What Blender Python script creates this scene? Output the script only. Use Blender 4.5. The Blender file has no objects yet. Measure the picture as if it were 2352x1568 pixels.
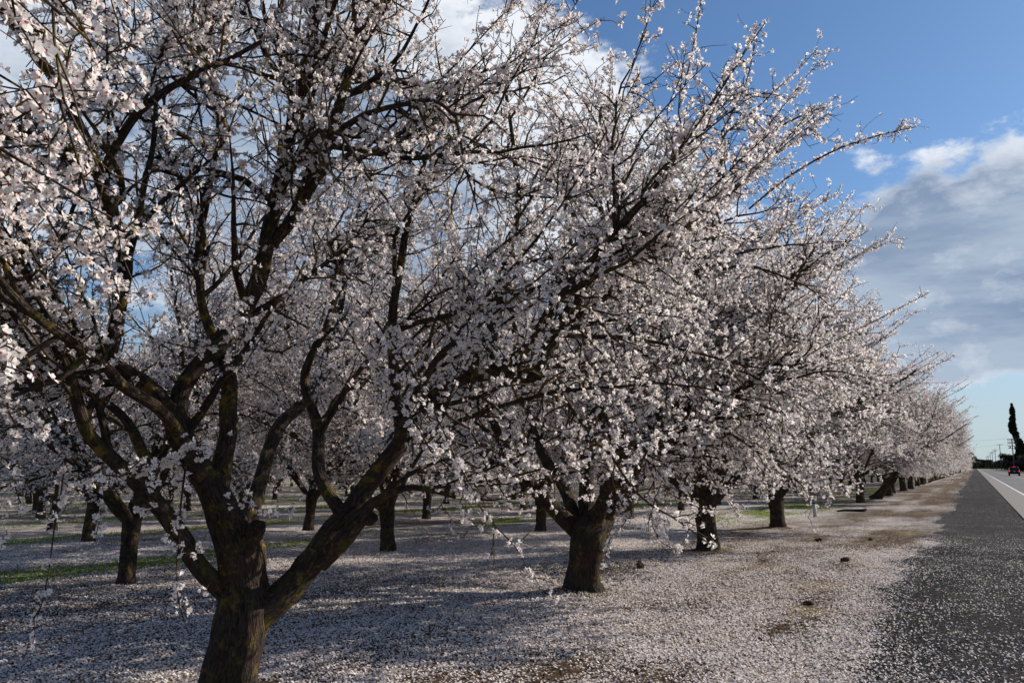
import bpy, math
import numpy as np
from mathutils import Vector, Matrix

S = bpy.context.scene
C = S.collection
R = math.radians

# ------------------------------------------------------------------ camera
PITCH, YAW, EYE = 8.63, 28.9, 1.6
cd = bpy.data.cameras.new('camera'); cam = bpy.data.objects.new('camera', cd); C.objects.link(cam)
cam.location = (0, 0, EYE); cam.rotation_euler = (R(90 + PITCH), 0, R(YAW))
cd.sensor_fit = 'HORIZONTAL'; cd.sensor_width = 22.2; cd.lens = 18.0
cd.clip_start = 0.05; cd.clip_end = 12000
S.camera = cam
S.render.resolution_x = 1024; S.render.resolution_y = 682

# ------------------------------------------------------------------ sun + exposure
SUN_AZ, SUN_EL = 41.0, 31.0           # azimuth from +Y towards +X
s = Vector((math.cos(R(SUN_EL)) * math.sin(R(SUN_AZ)), math.cos(R(SUN_EL)) * math.cos(R(SUN_AZ)), math.sin(R(SUN_EL))))
sd = bpy.data.lights.new('sun', 'SUN'); sd.energy = 5.0; sd.angle = R(0.55); sd.color = (1.0, 0.91, 0.80)
so = bpy.data.objects.new('sun', sd); so.rotation_euler = s.to_track_quat('Z', 'Y').to_euler(); C.objects.link(so)
S.view_settings.view_transform = 'Standard'; S.view_settings.look = 'None'
S.view_settings.gamma = 1.0; S.view_settings.exposure = 0.40
S.render.engine = 'CYCLES'
S.cycles.max_bounces = 6; S.cycles.diffuse_bounces = 4; S.cycles.transmission_bounces = 4; S.cycles.transparent_max_bounces = 4
S.cycles.caustics_reflective = False; S.cycles.caustics_refractive = False

# image-plane helper: (x, y) in the 2352x1568 view of the photograph, c = distance along the lens axis -> world point
FV = 18.0 / 22.2 * 2352
cp, sp_, cy_, sy_ = math.cos(R(PITCH)), math.sin(R(PITCH)), math.cos(R(YAW)), math.sin(R(YAW))
RIGHT = np.array((cy_, sy_, 0.)); FWD = np.array((-sy_ * cp, cy_ * cp, sp_)); UP = np.array((sy_ * sp_, -cy_ * sp_, cp))
def ray(x, y): return FWD + (x - 1176) / FV * RIGHT + (784 - y) / FV * UP
def at(x, y, c): return np.array((0, 0, EYE)) + c * ray(x, y)
def on_ground(x, y):
    d = ray(x, y); return np.array((0, 0, EYE)) + d * (EYE / -d[2])

# ------------------------------------------------------------------ node helpers
class NT:
    def __init__(s, tree): s.t = tree; s.n = tree.nodes; s.l = tree.links; s.n.clear()
    def add(s, typ, ins=None, **kw):
        n = s.n.new(typ)
        for k, v in kw.items(): setattr(n, k, v)
        for k, v in (ins or {}).items():
            if isinstance(v, bpy.types.NodeSocket): s.l.new(v, n.inputs[k])
            else: n.inputs[k].default_value = v
        return n
    def math(s, op, a, b=0.0, c=0.0, clamp=False):
        return s.add('ShaderNodeMath', {0: a, 1: b, 2: c}, operation=op, use_clamp=clamp).outputs[0]
    def ramp(s, v, a, b, c=0.0, d=1.0, smooth=True):
        n = s.add('ShaderNodeMapRange', {0: v, 1: a, 2: b, 3: c, 4: d}, interpolation_type='SMOOTHSTEP' if smooth else 'LINEAR')
        return n.outputs[0]
    def noise(s, vec, scale, detail=4, rough=0.55):
        return s.add('ShaderNodeTexNoise', {'Vector': vec, 'Scale': scale, 'Detail': detail, 'Roughness': rough}).outputs[0]
    def mix(s, f, a, b):
        n = s.n.new('ShaderNodeMix'); n.data_type = 'RGBA'
        for i, v in ((0, f), (6, a), (7, b)):
            if isinstance(v, bpy.types.NodeSocket): s.l.new(v, n.inputs[i])
            else: n.inputs[i].default_value = v if i == 0 else (*v, 1)
        return n.outputs[2]
def mat(name):
    m = bpy.data.materials.new(name); m.use_nodes = True
    return m, NT(m.node_tree)
def principled(nt, color, rough=0.8, normal=None, spec=0.3, **kw):
    ins = {'Base Color': color if isinstance(color, bpy.types.NodeSocket) else (*color, 1), 'Roughness': rough, 'Specular IOR Level': spec}
    if normal is not None: ins['Normal'] = normal
    ins.update(kw)
    p = nt.add('ShaderNodeBsdfPrincipled', ins)
    nt.add('ShaderNodeOutputMaterial', {0: p.outputs[0]})
    return p
def bump(nt, h, dist, strength=1.0):
    return nt.add('ShaderNodeBump', {'Height': h, 'Distance': dist, 'Strength': strength}).outputs[0]

# ------------------------------------------------------------------ world: Nishita sky + clouds placed by direction
w = bpy.data.worlds.new('World'); S.world = w; w.use_nodes = True
nt = NT(w.node_tree)
sky = nt.add('ShaderNodeTexSky', sky_type='NISHITA', sun_disc=False, sun_elevation=R(SUN_EL), sun_rotation=R(SUN_AZ),
             air_density=1.0, dust_density=0.6, ozone_density=1.6)
tc = nt.add('ShaderNodeTexCoord').outputs['Generated']
dirn = nt.add('ShaderNodeVectorMath', {0: tc}, operation='NORMALIZE').outputs[0]
def blob(x, y, rad, soft, sx=1.0):
    """soft round patch of sky round the direction seen at (x, y)"""
    d = ray(x, y); d = Vector(d / np.linalg.norm(d))
    v = nt.add('ShaderNodeVectorMath', {0: dirn, 1: d}, operation='SUBTRACT').outputs[0]
    v = nt.add('ShaderNodeVectorMath', {0: v, 1: (1, 1, sx)}, operation='MULTIPLY').outputs[0]
    l = nt.add('ShaderNodeVectorMath', {0: v}, operation='LENGTH').outputs['Value']
    return nt.ramp(l, rad + soft, max(rad - soft, 0), 0, 1)
def total(lst):
    r = lst[0]
    for b in lst[1:]: r = nt.math('ADD', r, b)
    return r
def scaled(b, k): return nt.math('MULTIPLY', b, k)
stretch = nt.add('ShaderNodeMapping', {'Vector': dirn, 'Scale': (1, 1, 1.9)}).outputs[0]
cover = total([
    scaled(blob(1010, 240, .20, .16), .42), scaled(blob(700, 450, .17, .15), .28), scaled(blob(880, 620, .15, .12), .30),
    scaled(blob(1330, 420, .14, .12), .38), scaled(blob(1650, 520, .16, .13), .36), scaled(blob(380, 180, .12, .1), .2),
    scaled(blob(2060, 385, .065, .07, 1.5), .36), scaled(blob(2350, 265, .05, .06, 1.3), .36), scaled(blob(2480, 470, .16, .12, 1.6), .30),
    scaled(blob(2270, 590, .13, .10, 1.3), .34), scaled(blob(2110, 680, .13, .10, 1.6), .34), scaled(blob(2350, 760, .14, .07, 2.2), .34),
    scaled(blob(1945, 265, .03, .035), .18), scaled(blob(2150, 870, .03, .04, 2.5), .14), scaled(blob(2230, 1000, .10, .07, 6.0), .16),
    scaled(blob(1900, 760, .14, .1, 1.5), .35), scaled(blob(-300, 500, .3, .25), .28),
    scaled(blob(1800, 90, .20, .16), -.30), scaled(blob(2200, 120, .22, .10), -.30), scaled(blob(2300, 925, .09, .05, 2.6), -.22),
    scaled(blob(700, 650, .05, .06), -.2)])
def cloud_noise(off):
    v = stretch if off is None else nt.add('ShaderNodeVectorMath', {0: stretch, 1: off}, operation='ADD').outputs[0]
    a = nt.noise(v, 4.2, 9, .60); b = nt.noise(v, 15.0, 7, .62)
    return nt.math('ADD', nt.math('ADD', scaled(a, 1.35), scaled(b, .80)), -.575)
nmix = cloud_noise(None); nsun = cloud_noise((.022, .018, .030))
dens = nt.math('ADD', nmix, cover)
alpha = nt.ramp(dens, .64, .86, 0, 1)
relief = nt.math('MULTIPLY', nt.math('SUBTRACT', nsun, nmix), 1.5)
thick = nt.ramp(dens, .70, 1.05, 0, 1)
grey = nt.math('MINIMUM', total([scaled(blob(1900, 700, .12, .12, 1.5), .7), blob(2400, 560, .15, .10, 1.4), blob(2150, 600, .12, .09, 1.4), blob(2100, 740, .15, .09, 1.7), blob(2350, 780, .13, .06, 2.2),
              scaled(blob(640, 470, .2, .15), .75), scaled(blob(850, 640, .14, .12), .5), scaled(blob(300, 200, .3, .2), .5)]), 1.0)
billow = nt.noise(stretch, 7.0, 6, 0.55)
shade = nt.math('MULTIPLY', nt.math('ADD', nt.math('MULTIPLY', thick, .55), .5), grey, clamp=True)
shade = nt.math('ADD', shade, nt.math('MULTIPLY', nt.ramp(billow, .42, .68, 0, 1), nt.math('MULTIPLY', thick, .28)), clamp=True)
shade = nt.math('ADD', shade, relief, clamp=True)
cc = nt.mix(shade, (.66, .69, .74), nt.mix(nt.ramp(nt.noise(nt.add('ShaderNodeMapping', {'Vector': dirn, 'Scale': (1, 1, 5.0)}).outputs[0], 3.2, 6, .6), .38, .64), (.185, .250, .365), (.32, .39, .485)))
el = nt.add('ShaderNodeSeparateXYZ', {0: dirn}).outputs[2]
low = nt.ramp(el, .26, .0, 0, 1); tint = nt.mix(low, (.86, 1.14, 1.42), (.8, 1.02, 1.5))
skc = nt.add('ShaderNodeVectorMath', {0: sky.outputs[0], 1: tint}, operation='MULTIPLY').outputs[0]
skc = nt.mix(nt.math('MULTIPLY', low, .78), skc, (6.3, 7.7, 8.1))
skyb = nt.add('ShaderNodeBackground', {0: skc, 1: 0.061})
cb = nt.add('ShaderNodeBackground', {0: cc, 1: 1.0})
mx = nt.add('ShaderNodeMixShader', {0: alpha, 1: skyb.outputs[0], 2: cb.outputs[0]})
nt.add('ShaderNodeOutputWorld', {0: mx.outputs[0]})
w.cycles.sampling_method = 'MANUAL'; w.cycles.sample_map_resolution = 512

# ------------------------------------------------------------------ object helpers
def tag(o, label=None, cat=None, group=None, kind=None):
    if label: o['label'] = label
    if cat: o['category'] = cat
    if group: o['group'] = group
    if kind: o['kind'] = kind
    return o
def empty(name, loc, rz=0.0):
    o = bpy.data.objects.new(name, None); C.objects.link(o); o.location = loc; o.rotation_euler = (0, 0, rz); o.empty_display_size = .3
    return o
def link(name, me, parent=None):
    o = bpy.data.objects.new(name, me); C.objects.link(o)
    if parent: o.parent = parent
    return o
def mesh_np(name, V, faces, mats, midx=None, smooth=True, attrs=None):
    """faces: list of (n, k) int arrays (k = corners)"""
    me = bpy.data.meshes.new(name)
    faces = [f for f in faces if len(f)]
    nl = sum(f.size for f in faces); nf = sum(len(f) for f in faces)
    me.vertices.add(len(V)); me.vertices.foreach_set('co', np.asarray(V, np.float32).ravel())
    me.loops.add(nl); me.loops.foreach_set('vertex_index', np.concatenate([f.ravel() for f in faces]).astype(np.int32))
    me.polygons.add(nf)
    cnt = np.concatenate([np.full(len(f), f.shape[1]) for f in faces])
    st = np.concatenate([[0], np.cumsum(cnt)[:-1]]).astype(np.int32)
    me.polygons.foreach_set('loop_start', st)
    if midx is not None: me.polygons.foreach_set('material_index', np.asarray(midx, np.int32))
    me.polygons.foreach_set('use_smooth', np.full(nf, smooth))
    for m in mats: me.materials.append(m)
    for an, (ty, dat) in (attrs or {}).items():
        a = me.attributes.new(an, ty, 'POINT')
        a.data.foreach_set('vector' if ty == 'FLOAT_VECTOR' else 'value', np.asarray(dat, np.float32).ravel())
    me.update(calc_edges=True)
    return me
class MB:
    """simple mesh collector"""
    def __init__(s): s.v = []; s.f = []; s.m = []; s.n = 0
    def put(s, V, F, m=0):
        s.v.append(np.asarray(V, float)); s.f += [tuple(int(i) + s.n for i in f) for f in F]; s.m += [m] * len(F); s.n += len(V)
    def box(s, x0, x1, y0, y1, z0, z1, m=0):
        V = [(x, y, z) for z in (z0, z1) for x, y in ((x0, y0), (x1, y0), (x1, y1), (x0, y1))]
        s.put(V, [(3, 2, 1, 0), (4, 5, 6, 7), (0, 1, 5, 4), (1, 2, 6, 5), (2, 3, 7, 6), (3, 0, 4, 7)], m)
    def cyl(s, a, b, ra, rb=None, k=10, m=0, caps=True):
        a = np.array(a, float); b = np.array(b, float); rb = ra if rb is None else rb
        t = b - a; t /= np.linalg.norm(t); r = np.cross(t, (0, 0, 1.) if abs(t[2]) < .9 else (1., 0, 0)); r /= np.linalg.norm(r); q = np.cross(t, r)
        an = np.arange(k) * 2 * math.pi / k
        ring = np.cos(an)[:, None] * r + np.sin(an)[:, None] * q
        V = np.concatenate([a + ra * ring, b + rb * ring])
        F = [(i, (i + 1) % k, k + (i + 1) % k, k + i) for i in range(k)]
        if caps: F += [tuple(range(k))[::-1], tuple(range(k, 2 * k))]
        s.put(V, F, m)
    def build(s, name, mats, parent=None, smooth=False):
        me = bpy.data.meshes.new(name); me.from_pydata([tuple(v) for v in np.concatenate(s.v)], [], s.f)
        for m in (mats if isinstance(mats, (list, tuple)) else [mats]): me.materials.append(m)
        me.polygons.foreach_set('material_index', s.m); me.polygons.foreach_set('use_smooth', [smooth] * len(s.f)); me.update()
        return link(name, me, parent)
def copy_tree(o, parent=None):
    c = o.copy(); C.objects.link(c); c.parent = parent
    for ch in list(o.children): copy_tree(ch, c)
    return c

# value noise on the plane
_tab = np.random.default_rng(5).random((256, 256))
def vnoise(x, y):
    xi = np.floor(x).astype(int); yi = np.floor(y).astype(int); fx = x - xi; fy = y - yi
    fx = fx * fx * (3 - 2 * fx); fy = fy * fy * (3 - 2 * fy)
    g = lambda i, j: _tab[(xi + i) % 256, (yi + j) % 256]
    return (g(0, 0) * (1 - fx) + g(1, 0) * fx) * (1 - fy) + (g(0, 1) * (1 - fx) + g(1, 1) * fx) * fy
def fbm(x, y, o=4):
    r = 0; a = .5; t = 0
    for k in range(o): r = r + a * vnoise(x * 2 ** k + 17 * k, y * 2 ** k + 31 * k); t += a; a *= .55
    return r / t
def sstep(x, a, b):
    t = np.clip((x - a) / (b - a), 0, 1); return t * t * (3 - 2 * t)

# ------------------------------------------------------------------ orchard layout (hexagonal planting)
HX, HY, X0, Y0 = 5.4, 6.05, -4.55, 4.3
T1 = on_ground(525, 1603); T2 = on_ground(1337, 1357)
T3 = on_ground(1627, 1263); T4 = on_ground(1785, 1213); T5 = on_ground(1977, 1155); T6 = on_ground(2012, 1146)
EX0, GX = -0.96, 1.2                    # gravel edges

# ------------------------------------------------------------------ ground fields
def gravel_edge(y): return EX0 + (fbm(y * .35 + 3, y * 0 + 2.2) - .5) * .9 + (fbm(y * 1.7, y * 0 + 9) - .5) * .35
def petal_density(x, y):
    n1 = fbm(x * .55 + 4, y * .24 + 9, 4); n2 = fbm(x * 1.9 + 31, y * .9 + 5, 4)
    d = .60 + (n1 - .5) * 1.75 + (n2 - .5) * .75
    d += .16 * sstep(x, -3.6, -7.5)                       # thicker under the trees
    d -= .20 * np.exp(-((x + 1.9) / .9) ** 2) * sstep(y, 8, 20)
    d -= .18 * sstep(x, -4.5, -3.2) * sstep(y, 14, 24)
    d -= 0.20 * sstep(y, 26, 60)
    tw = (fbm(y * .12 + 70, y * 0 + 3, 3) - .5) * .8
    for xt, a_ in ((-1.75, .26), (-3.15, .22)): d = d - a_ * np.exp(-((x - xt - tw) / .26) ** 2) * sstep(fbm(y * .3 + xt, x * 0 + 8, 3), .3, .5)
    d = d + .14 * np.exp(-((x + 2.45 - tw) / .3) ** 2)
    # bright drift and bare patches in the foreground
    for (vx, vy, r, a) in ((1640, 1480, .6, .55), (1780, 1440, .35, -.45), (1500, 1545, .55, -.38), (1560, 1330, .8, .35), (1700, 1400, .4, .25), (1640, 1395, .8, -.22), (1330, 1545, .45, -.2)):
        p = on_ground(vx, vy); d = d + a * np.exp(-(((x - p[0]) ** 2 + (y - p[1]) ** 2 * .35) / r ** 2))
    g = gravel_edge(y)
    d = d + .18 * np.exp(-((x - g + .35) / .3) ** 2) * sstep(y, 22, 10)   # ridge of petals along the gravel
    on = sstep(x, g - .12, g + .12)
    dg = .08 + .45 * (n1 - .42) + .7 * np.clip(n2 - .50, 0, 1) + .10 * sstep(y, 9, 5) + .24 * np.exp(-np.clip(x - g, 0, 9) / .22)
    dg = np.clip(dg, .02, .62) * (1 - .55 * sstep(y, 14, 40))
    for (tx, ty) in ((T1[0], T1[1]), (T2[0], T2[1]), (T3[0], T3[1]), (T4[0], T4[1])):
        rr = np.hypot(x - tx, y - ty); d = d - .7 * np.exp(-(rr / .42) ** 4)
    d = d * (1 - .75 * grass_field(x, y))
    return np.clip(d, 0.05, .97) * (1 - on) + dg * on
def grass_field(x, y):
    k = (x + 12.7) / HX; ph = (k - np.round(k)) * HX
    wob = (fbm(y * .25 + np.round(k) * 7, np.round(k) * 3.1, 3) - .5) * 1.3
    gsel = sstep(-x, 9.0, 9.8)
    near = np.exp(-((ph + wob) / .72) ** 4) * sstep(fbm(x * .8, y * .5 + 40, 3), .28, .48) * gsel
    q = np.exp(-((x + 6.6) / 1.3) ** 2) * sstep(y, 23, 28) * sstep(fbm(x * .9 + 8, y * .3, 3), .38, .55)
    return np.clip(near + q, 0, 1)

def axis(fine0, fine1, step, lo, hi, grow=1.16):
    a = list(np.arange(fine0, fine1, step)); st = step
    x = fine1
    while x < hi: a.append(x); st *= grow; x += st
    a.append(hi); st = step; x = fine0 - step
    while x > lo: a.insert(0, x); st *= grow; x -= st
    a.insert(0, lo); return np.array(a)
def sheet(name, xs, ys, zf, m, fields):
    X, Y = np.meshgrid(xs, ys, indexing='ij'); Z = zf(X, Y)
    V = np.stack([X, Y, Z], -1).reshape(-1, 3); nx, ny = X.shape
    i, j = np.meshgrid(np.arange(nx - 1), np.arange(ny - 1), indexing='ij'); a = (i * ny + j).ravel()
    F = np.stack([a, a + ny, a + ny + 1, a + 1], 1)
    return link(name, mesh_np(name, V, [F], [m], attrs={k: ('FLOAT', f(X, Y).ravel()) for k, f in fields.items()}))
def ground_z(x, y):
    near = sstep(np.hypot(x, y), 160, 40)
    z = ((fbm(x * .5, y * .2 + 50, 4) - .5) * .09 + (fbm(x * 2.3, y * 1.4 + 50, 3) - .5) * .03) * near
    z = z * sstep(x, 1.0, -1.2)
    for T in (T1, T2, T3, T4): z = z + .05 * np.exp(-(np.hypot(x - T[0], y - T[1]) / .4) ** 2)
    return z

# ground material
def petal_specks(nt, pos, dens, scales=((62, 0), (44, 1))):
    """returns speck mask (0..1) covering about 'dens' of the surface, and a shade variation"""
    out = None; var = None
    for sc, k in scales:
        mp = nt.add('ShaderNodeMapping', {'Vector': pos, 'Rotation': (0, 0, .7 * k), 'Location': (k * 3.1, k, 0)}).outputs[0]
        v = nt.add('ShaderNodeTexVoronoi', {'Vector': mp, 'Scale': float(sc), 'Randomness': 1.0}, feature='F1', voronoi_dimensions='2D')
        col = nt.add('ShaderNodeSeparateColor', {0: v.outputs['Color']})
        # a cell carries a petal when its random number is below the density
        on = nt.math('LESS_THAN', col.outputs[0], nt.math('MULTIPLY', dens, .80))
        sh = nt.math('LESS_THAN', v.outputs['Distance'], nt.math('ADD', nt.math('MULTIPLY', col.outputs[1], .22), .24))
        m = nt.math('MULTIPLY', on, sh)
        out = m if out is None else nt.math('MAXIMUM', out, m)
        var = col.outputs[2]
    return out, var
M = {}
m, nt = mat('orchard_floor'); M['ground'] = m
pos = nt.add('ShaderNodeNewGeometry').outputs['Position']
pd = nt.add('ShaderNodeAttribute', attribute_name='petals').outputs['Fac']
gr = nt.add('ShaderNodeAttribute', attribute_name='grass').outputs['Fac']
soiln = nt.noise(pos, 9, 8, .65); soilb = nt.noise(pos, 60, 4, .7)
soil = nt.mix(nt.ramp(soiln, .35, .7), (.038, .026, .019), (.115, .078, .050))
dry = nt.ramp(nt.noise(pos, .8, 5, .6), .50, .64)
soil = nt.mix(nt.math('MULTIPLY', dry, .6), soil, (.20, .15, .085))
gn = nt.noise(pos, 26, 5, .7)
grassc = nt.mix(nt.ramp(gn, .35, .65), (.075, .105, .018), (.22, .27, .055))
base = nt.mix(nt.math('MULTIPLY', gr, nt.ramp(gn, .25, .45, .35, 1)), soil, grassc)
gv = nt.add('ShaderNodeAttribute', attribute_name='gravelly').outputs['Fac']
base = nt.mix(nt.math('MULTIPLY', gv, nt.ramp(nt.noise(pos, 30, 5, .7), .3, .6)), base, (.030, .028, .028))
clump = nt.add('ShaderNodeTexNoise', {'Vector': pos, 'Scale': 9.0, 'Detail': 5.0, 'Roughness': .75}).outputs[0]
pdc = nt.math('ADD', pd, nt.math('MULTIPLY', nt.math('SUBTRACT', clump, .5), 1.5), clamp=True)
mask, var = petal_specks(nt, pos, pdc)
petc = nt.mix(var, (.56, .49, .46), (.86, .83, .82))
col = nt.mix(mask, base, petc)
hh = nt.math('ADD', nt.math('MULTIPLY', mask, .5), nt.math('ADD', nt.math('MULTIPLY', soilb, .8), soiln))
principled(nt, col, .95, bump(nt, hh, .02, .7), .03)

m, nt = mat('gravel'); M['gravel'] = m
pos = nt.add('ShaderNodeNewGeometry').outputs['Position']
pd = nt.add('ShaderNodeAttribute', attribute_name='petals').outputs['Fac']
v = nt.add('ShaderNodeTexVoronoi', {'Vector': pos, 'Scale': 62.0}); vc = nt.add('ShaderNodeSeparateColor', {0: v.outputs['Color']})
v2 = nt.add('ShaderNodeTexVoronoi', {'Vector': pos, 'Scale': 150.0}); vc2 = nt.add('ShaderNodeSeparateColor', {0: v2.outputs['Color']})
st = nt.mix(vc.outputs[0], (.009, .009, .011), (.042, .041, .041))
st = nt.mix(nt.math('MULTIPLY', vc2.outputs[0], .5), st, (.062, .060, .058))
st = nt.mix(nt.ramp(nt.noise(pos, 1.3, 5, .6), .45, .75, 0, .55), st, (.065, .057, .048))
mask, var = petal_specks(nt, pos, nt.math('MULTIPLY', pd, .8), ((52, 0),))
col = nt.mix(mask, st, nt.mix(var, (.42, .38, .36), (.74, .72, .72)))
hh = nt.math('ADD', nt.math('MULTIPLY', v.outputs['Distance'], -1.2), nt.math('MULTIPLY', v2.outputs['Distance'], -.4))
principled(nt, col, .95, bump(nt, hh, .012, .9), .04)

xs = axis(-16, 1.25, .09, -4000, 4000, 1.13); ys = axis(2, 26, .12, -300, 9000, 1.10)
def under_petals(x, y):
    d = np.hypot(x, y); return petal_density(x, y) * (.30 + .62 * sstep(d, 9, 19))
def gravelly(x, y): return sstep(x, gravel_edge(y) - .55, gravel_edge(y) + .05)
tag(sheet('ground', xs, ys, ground_z, M['ground'], {'petals': under_petals, 'gravelly': gravelly, 'grass': grass_field}), kind='structure')

# gravel shoulder: its own sheet with a ragged left edge
gy = axis(1, 26, .10, -60, 900, 1.08)
uu = np.linspace(0, 1, 26)
Yg, U = np.meshgrid(gy, uu, indexing='ij')
E = gravel_edge(Yg) + (fbm(Yg * 6, Yg * 0 + 1.3, 3) - .5) * .22
Xg = E + (GX + .03 - E) * U
Zg = ground_z(Xg, Yg) + .006 + .012 * np.sin(U * math.pi) ** .5
Vg = np.stack([Xg, Yg, Zg], -1).reshape(-1, 3); nv = len(uu)
i, j = np.meshgrid(np.arange(len(gy) - 1), np.arange(nv - 1), indexing='ij'); a = (i * nv + j).ravel()
Fg = np.stack([a, a + 1, a + nv + 1, a + nv], 1)
sh = link('gravel_shoulder', mesh_np('gravel_shoulder', Vg, [Fg], [M['gravel']], attrs={'petals': ('FLOAT', (petal_density(np.maximum(Xg, gravel_edge(Yg) + .13), Yg) * (.35 + .65 * sstep(np.hypot(Xg, Yg), 9, 19))).ravel())}))
tag(sh, kind='structure')

# road
m, nt = mat('asphalt'); M['asphalt'] = m
pos = nt.add('ShaderNodeNewGeometry').outputs['Position']
sx = nt.add('ShaderNodeSeparateXYZ', {0: pos}).outputs[0]
n1 = nt.noise(nt.add('ShaderNodeMapping', {'Vector': pos, 'Scale': (1, .08, 1)}).outputs[0], 1.2, 6, .6)
n2 = nt.noise(pos, 140, 3, .7)
ac = nt.mix(nt.ramp(n1, .3, .7), (.060, .061, .066), (.105, .103, .103))
ac = nt.mix(nt.ramp(sx, 2.2, 2.5), (.155, .142, .125), ac)
ac = nt.mix(nt.math('MULTIPLY', nt.ramp(n2, .5, .8), .5), ac, (.19, .18, .17))
principled(nt, ac, .75, bump(nt, n2, .004, .6), .35)
r = MB(); r.box(GX, 10.3, -60, 2500, -.05, .035); o = r.build('road', M['asphalt']); tag(o, kind='structure')
m, nt = mat('white_line_paint'); M['wline'] = m
nn = nt.noise(nt.add('ShaderNodeNewGeometry').outputs['Position'], 14, 5, .7)
principled(nt, nt.mix(nt.ramp(nn, .55, .7), (.62, .61, .57), (.2, .19, .18)), .7)
m, nt = mat('yellow_line_paint'); M['yline'] = m
principled(nt, (.40, .30, .10), .7)
r = MB(); r.box(2.30, 2.42, -60, 2500, .036, .039); r.box(9.55, 9.67, -60, 2500, .036, .039)
tag(r.build('road_marking', M['wline']), kind='structure')
r = MB(); r.box(5.88, 5.98, -60, 2500, .036, .039); r.box(6.10, 6.20, -60, 2500, .036, .039)
tag(r.build('road_marking', M['yline']), kind='structure')
# verge beyond the road
m, nt = mat('verge_grass'); M['verge'] = m
pos = nt.add('ShaderNodeNewGeometry').outputs['Position']
n1 = nt.noise(pos, .6, 8, .7)
principled(nt, nt.mix(nt.ramp(n1, .35, .65), (.035, .05, .018), (.11, .10, .05)), .9)
ys2 = axis(0, 400, 8, -60, 2500, 1.2)
tag(sheet('verge', np.array([10.3, 11, 12.5, 16, 24, 60, 200]), ys2, lambda x, y: .02 + .06 * fbm(x * .4, y * .3) * sstep(x, 10.3, 11.5), M['verge'], {}), kind='structure')

# ------------------------------------------------------------------ fallen petals (real, near the camera)
m, nt = mat('fallen_petal'); M['fpetal'] = m
pos = nt.add('ShaderNodeNewGeometry').outputs['Position']
wn = nt.add('ShaderNodeTexWhiteNoise', {'Vector': nt.add('ShaderNodeVectorMath', {0: pos, 1: (.012, .012, .012)}, operation='SNAP').outputs[0]}, noise_dimensions='3D')
fc = nt.mix(wn.outputs[0], (.62, .53, .50), (.90, .86, .85))
d = nt.add('ShaderNodeBsdfDiffuse', {0: fc}); t = nt.add('ShaderNodeBsdfTranslucent', {0: fc})
mxs = nt.add('ShaderNodeMixShader', {0: .3, 1: d.outputs[0], 2: t.outputs[0]}); nt.add('ShaderNodeOutputMaterial', {0: mxs.outputs[0]})

rng = np.random.default_rng(11)
N0 = 800000
dist = 4.2 + rng.random(N0) ** 1.35 * 18.0
az = R(YAW) + (rng.random(N0) - .5) * R(76)                 # angle left of +Y
px = -np.sin(az) * dist; py = np.cos(az) * dist
keep = (px < 1.15) & (py > 1)
px, py = px[keep], py[keep]
pdn = petal_density(px, py)
keep = rng.random(len(px)) < np.clip((pdn - .08) * (.55 + 1.0 * fbm(px * 7, py * 7, 3)) , 0, 1) * .62
px, py = px[keep], py[keep]; n = len(px)
szp = rng.uniform(.0078, .0125, n); an = rng.uniform(0, 2 * math.pi, n)
nrm = np.stack([rng.normal(0, .45, n), rng.normal(0, .45, n), np.ones(n)], 1); nrm /= np.linalg.norm(nrm, axis=1)[:, None]
tx = np.stack([np.cos(an), np.sin(an), np.zeros(n)], 1); tx -= nrm * (tx * nrm).sum(1)[:, None]; tx /= np.linalg.norm(tx, axis=1)[:, None]
ty = np.cross(nrm, tx)
cz = ground_z(px, py) + np.where(px > gravel_edge(py) - .1, .018, .002) + szp * .55 + rng.random(n) * .004
cen = np.stack([px, py, cz], 1)
el = rng.uniform(1.0, 1.5, n)[:, None]
k4 = [(-1, 0, .0), (0, -.8, .22), (1, 0, .35), (0, .8, .22)]
Vp = np.stack([cen + szp[:, None] * (a * el * tx + b * ty + c * nrm) for a, b, c in k4], 1).reshape(-1, 3)
Fp = np.arange(n * 4).reshape(-1, 4)
Fp = np.concatenate([Fp[:, [0, 1, 2]], Fp[:, [0, 2, 3]]])
print('petals', n)
tag(link('fallen_petals', mesh_np('fallen_petals', Vp, [Fp], [M['fpetal']], smooth=False)), kind='stuff')

# loose stones on the shoulder, crumbs of earth on the orchard floor
m, nt = mat('loose_stone'); M['stone'] = m
pos = nt.add('ShaderNodeNewGeometry').outputs['Position']
principled(nt, nt.mix(nt.ramp(nt.noise(pos, 40, 2), .4, .65), (.016, .016, .017), (.12, .115, .11)), .9, None, .08)
m, nt = mat('soil_crumb'); M['crumb'] = m
principled(nt, (.045, .031, .022), .95, None, .05)
def crumbs(name, x, y, z, size, mt, seed):
    g = np.random.default_rng(seed); n = len(x)
    o6 = np.array([(1, 0, 0), (0, 1, 0), (-1, 0, 0), (0, -1, 0), (0, 0, .7), (0, 0, -.5)], float)
    a = g.uniform(0, 6.28, n); c, s2 = np.cos(a)[:, None], np.sin(a)[:, None]
    V = o6[None] * g.uniform(.55, 1.2, (n, 6, 1)) * size[:, None, None]
    V = np.stack([V[..., 0] * c - V[..., 1] * s2, V[..., 0] * s2 + V[..., 1] * c, V[..., 2]], -1) + np.stack([x, y, z], -1)[:, None]
    F = np.array([(0, 1, 4), (1, 2, 4), (2, 3, 4), (3, 0, 4), (1, 0, 5), (2, 1, 5), (3, 2, 5), (0, 3, 5)])
    F = (np.arange(n)[:, None, None] * 6 + F).reshape(-1, 3)
    return tag(link(name, mesh_np(name, V.reshape(-1, 3), [F], [mt], smooth=False)), kind='stuff')
rg = np.random.default_rng(44)
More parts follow.
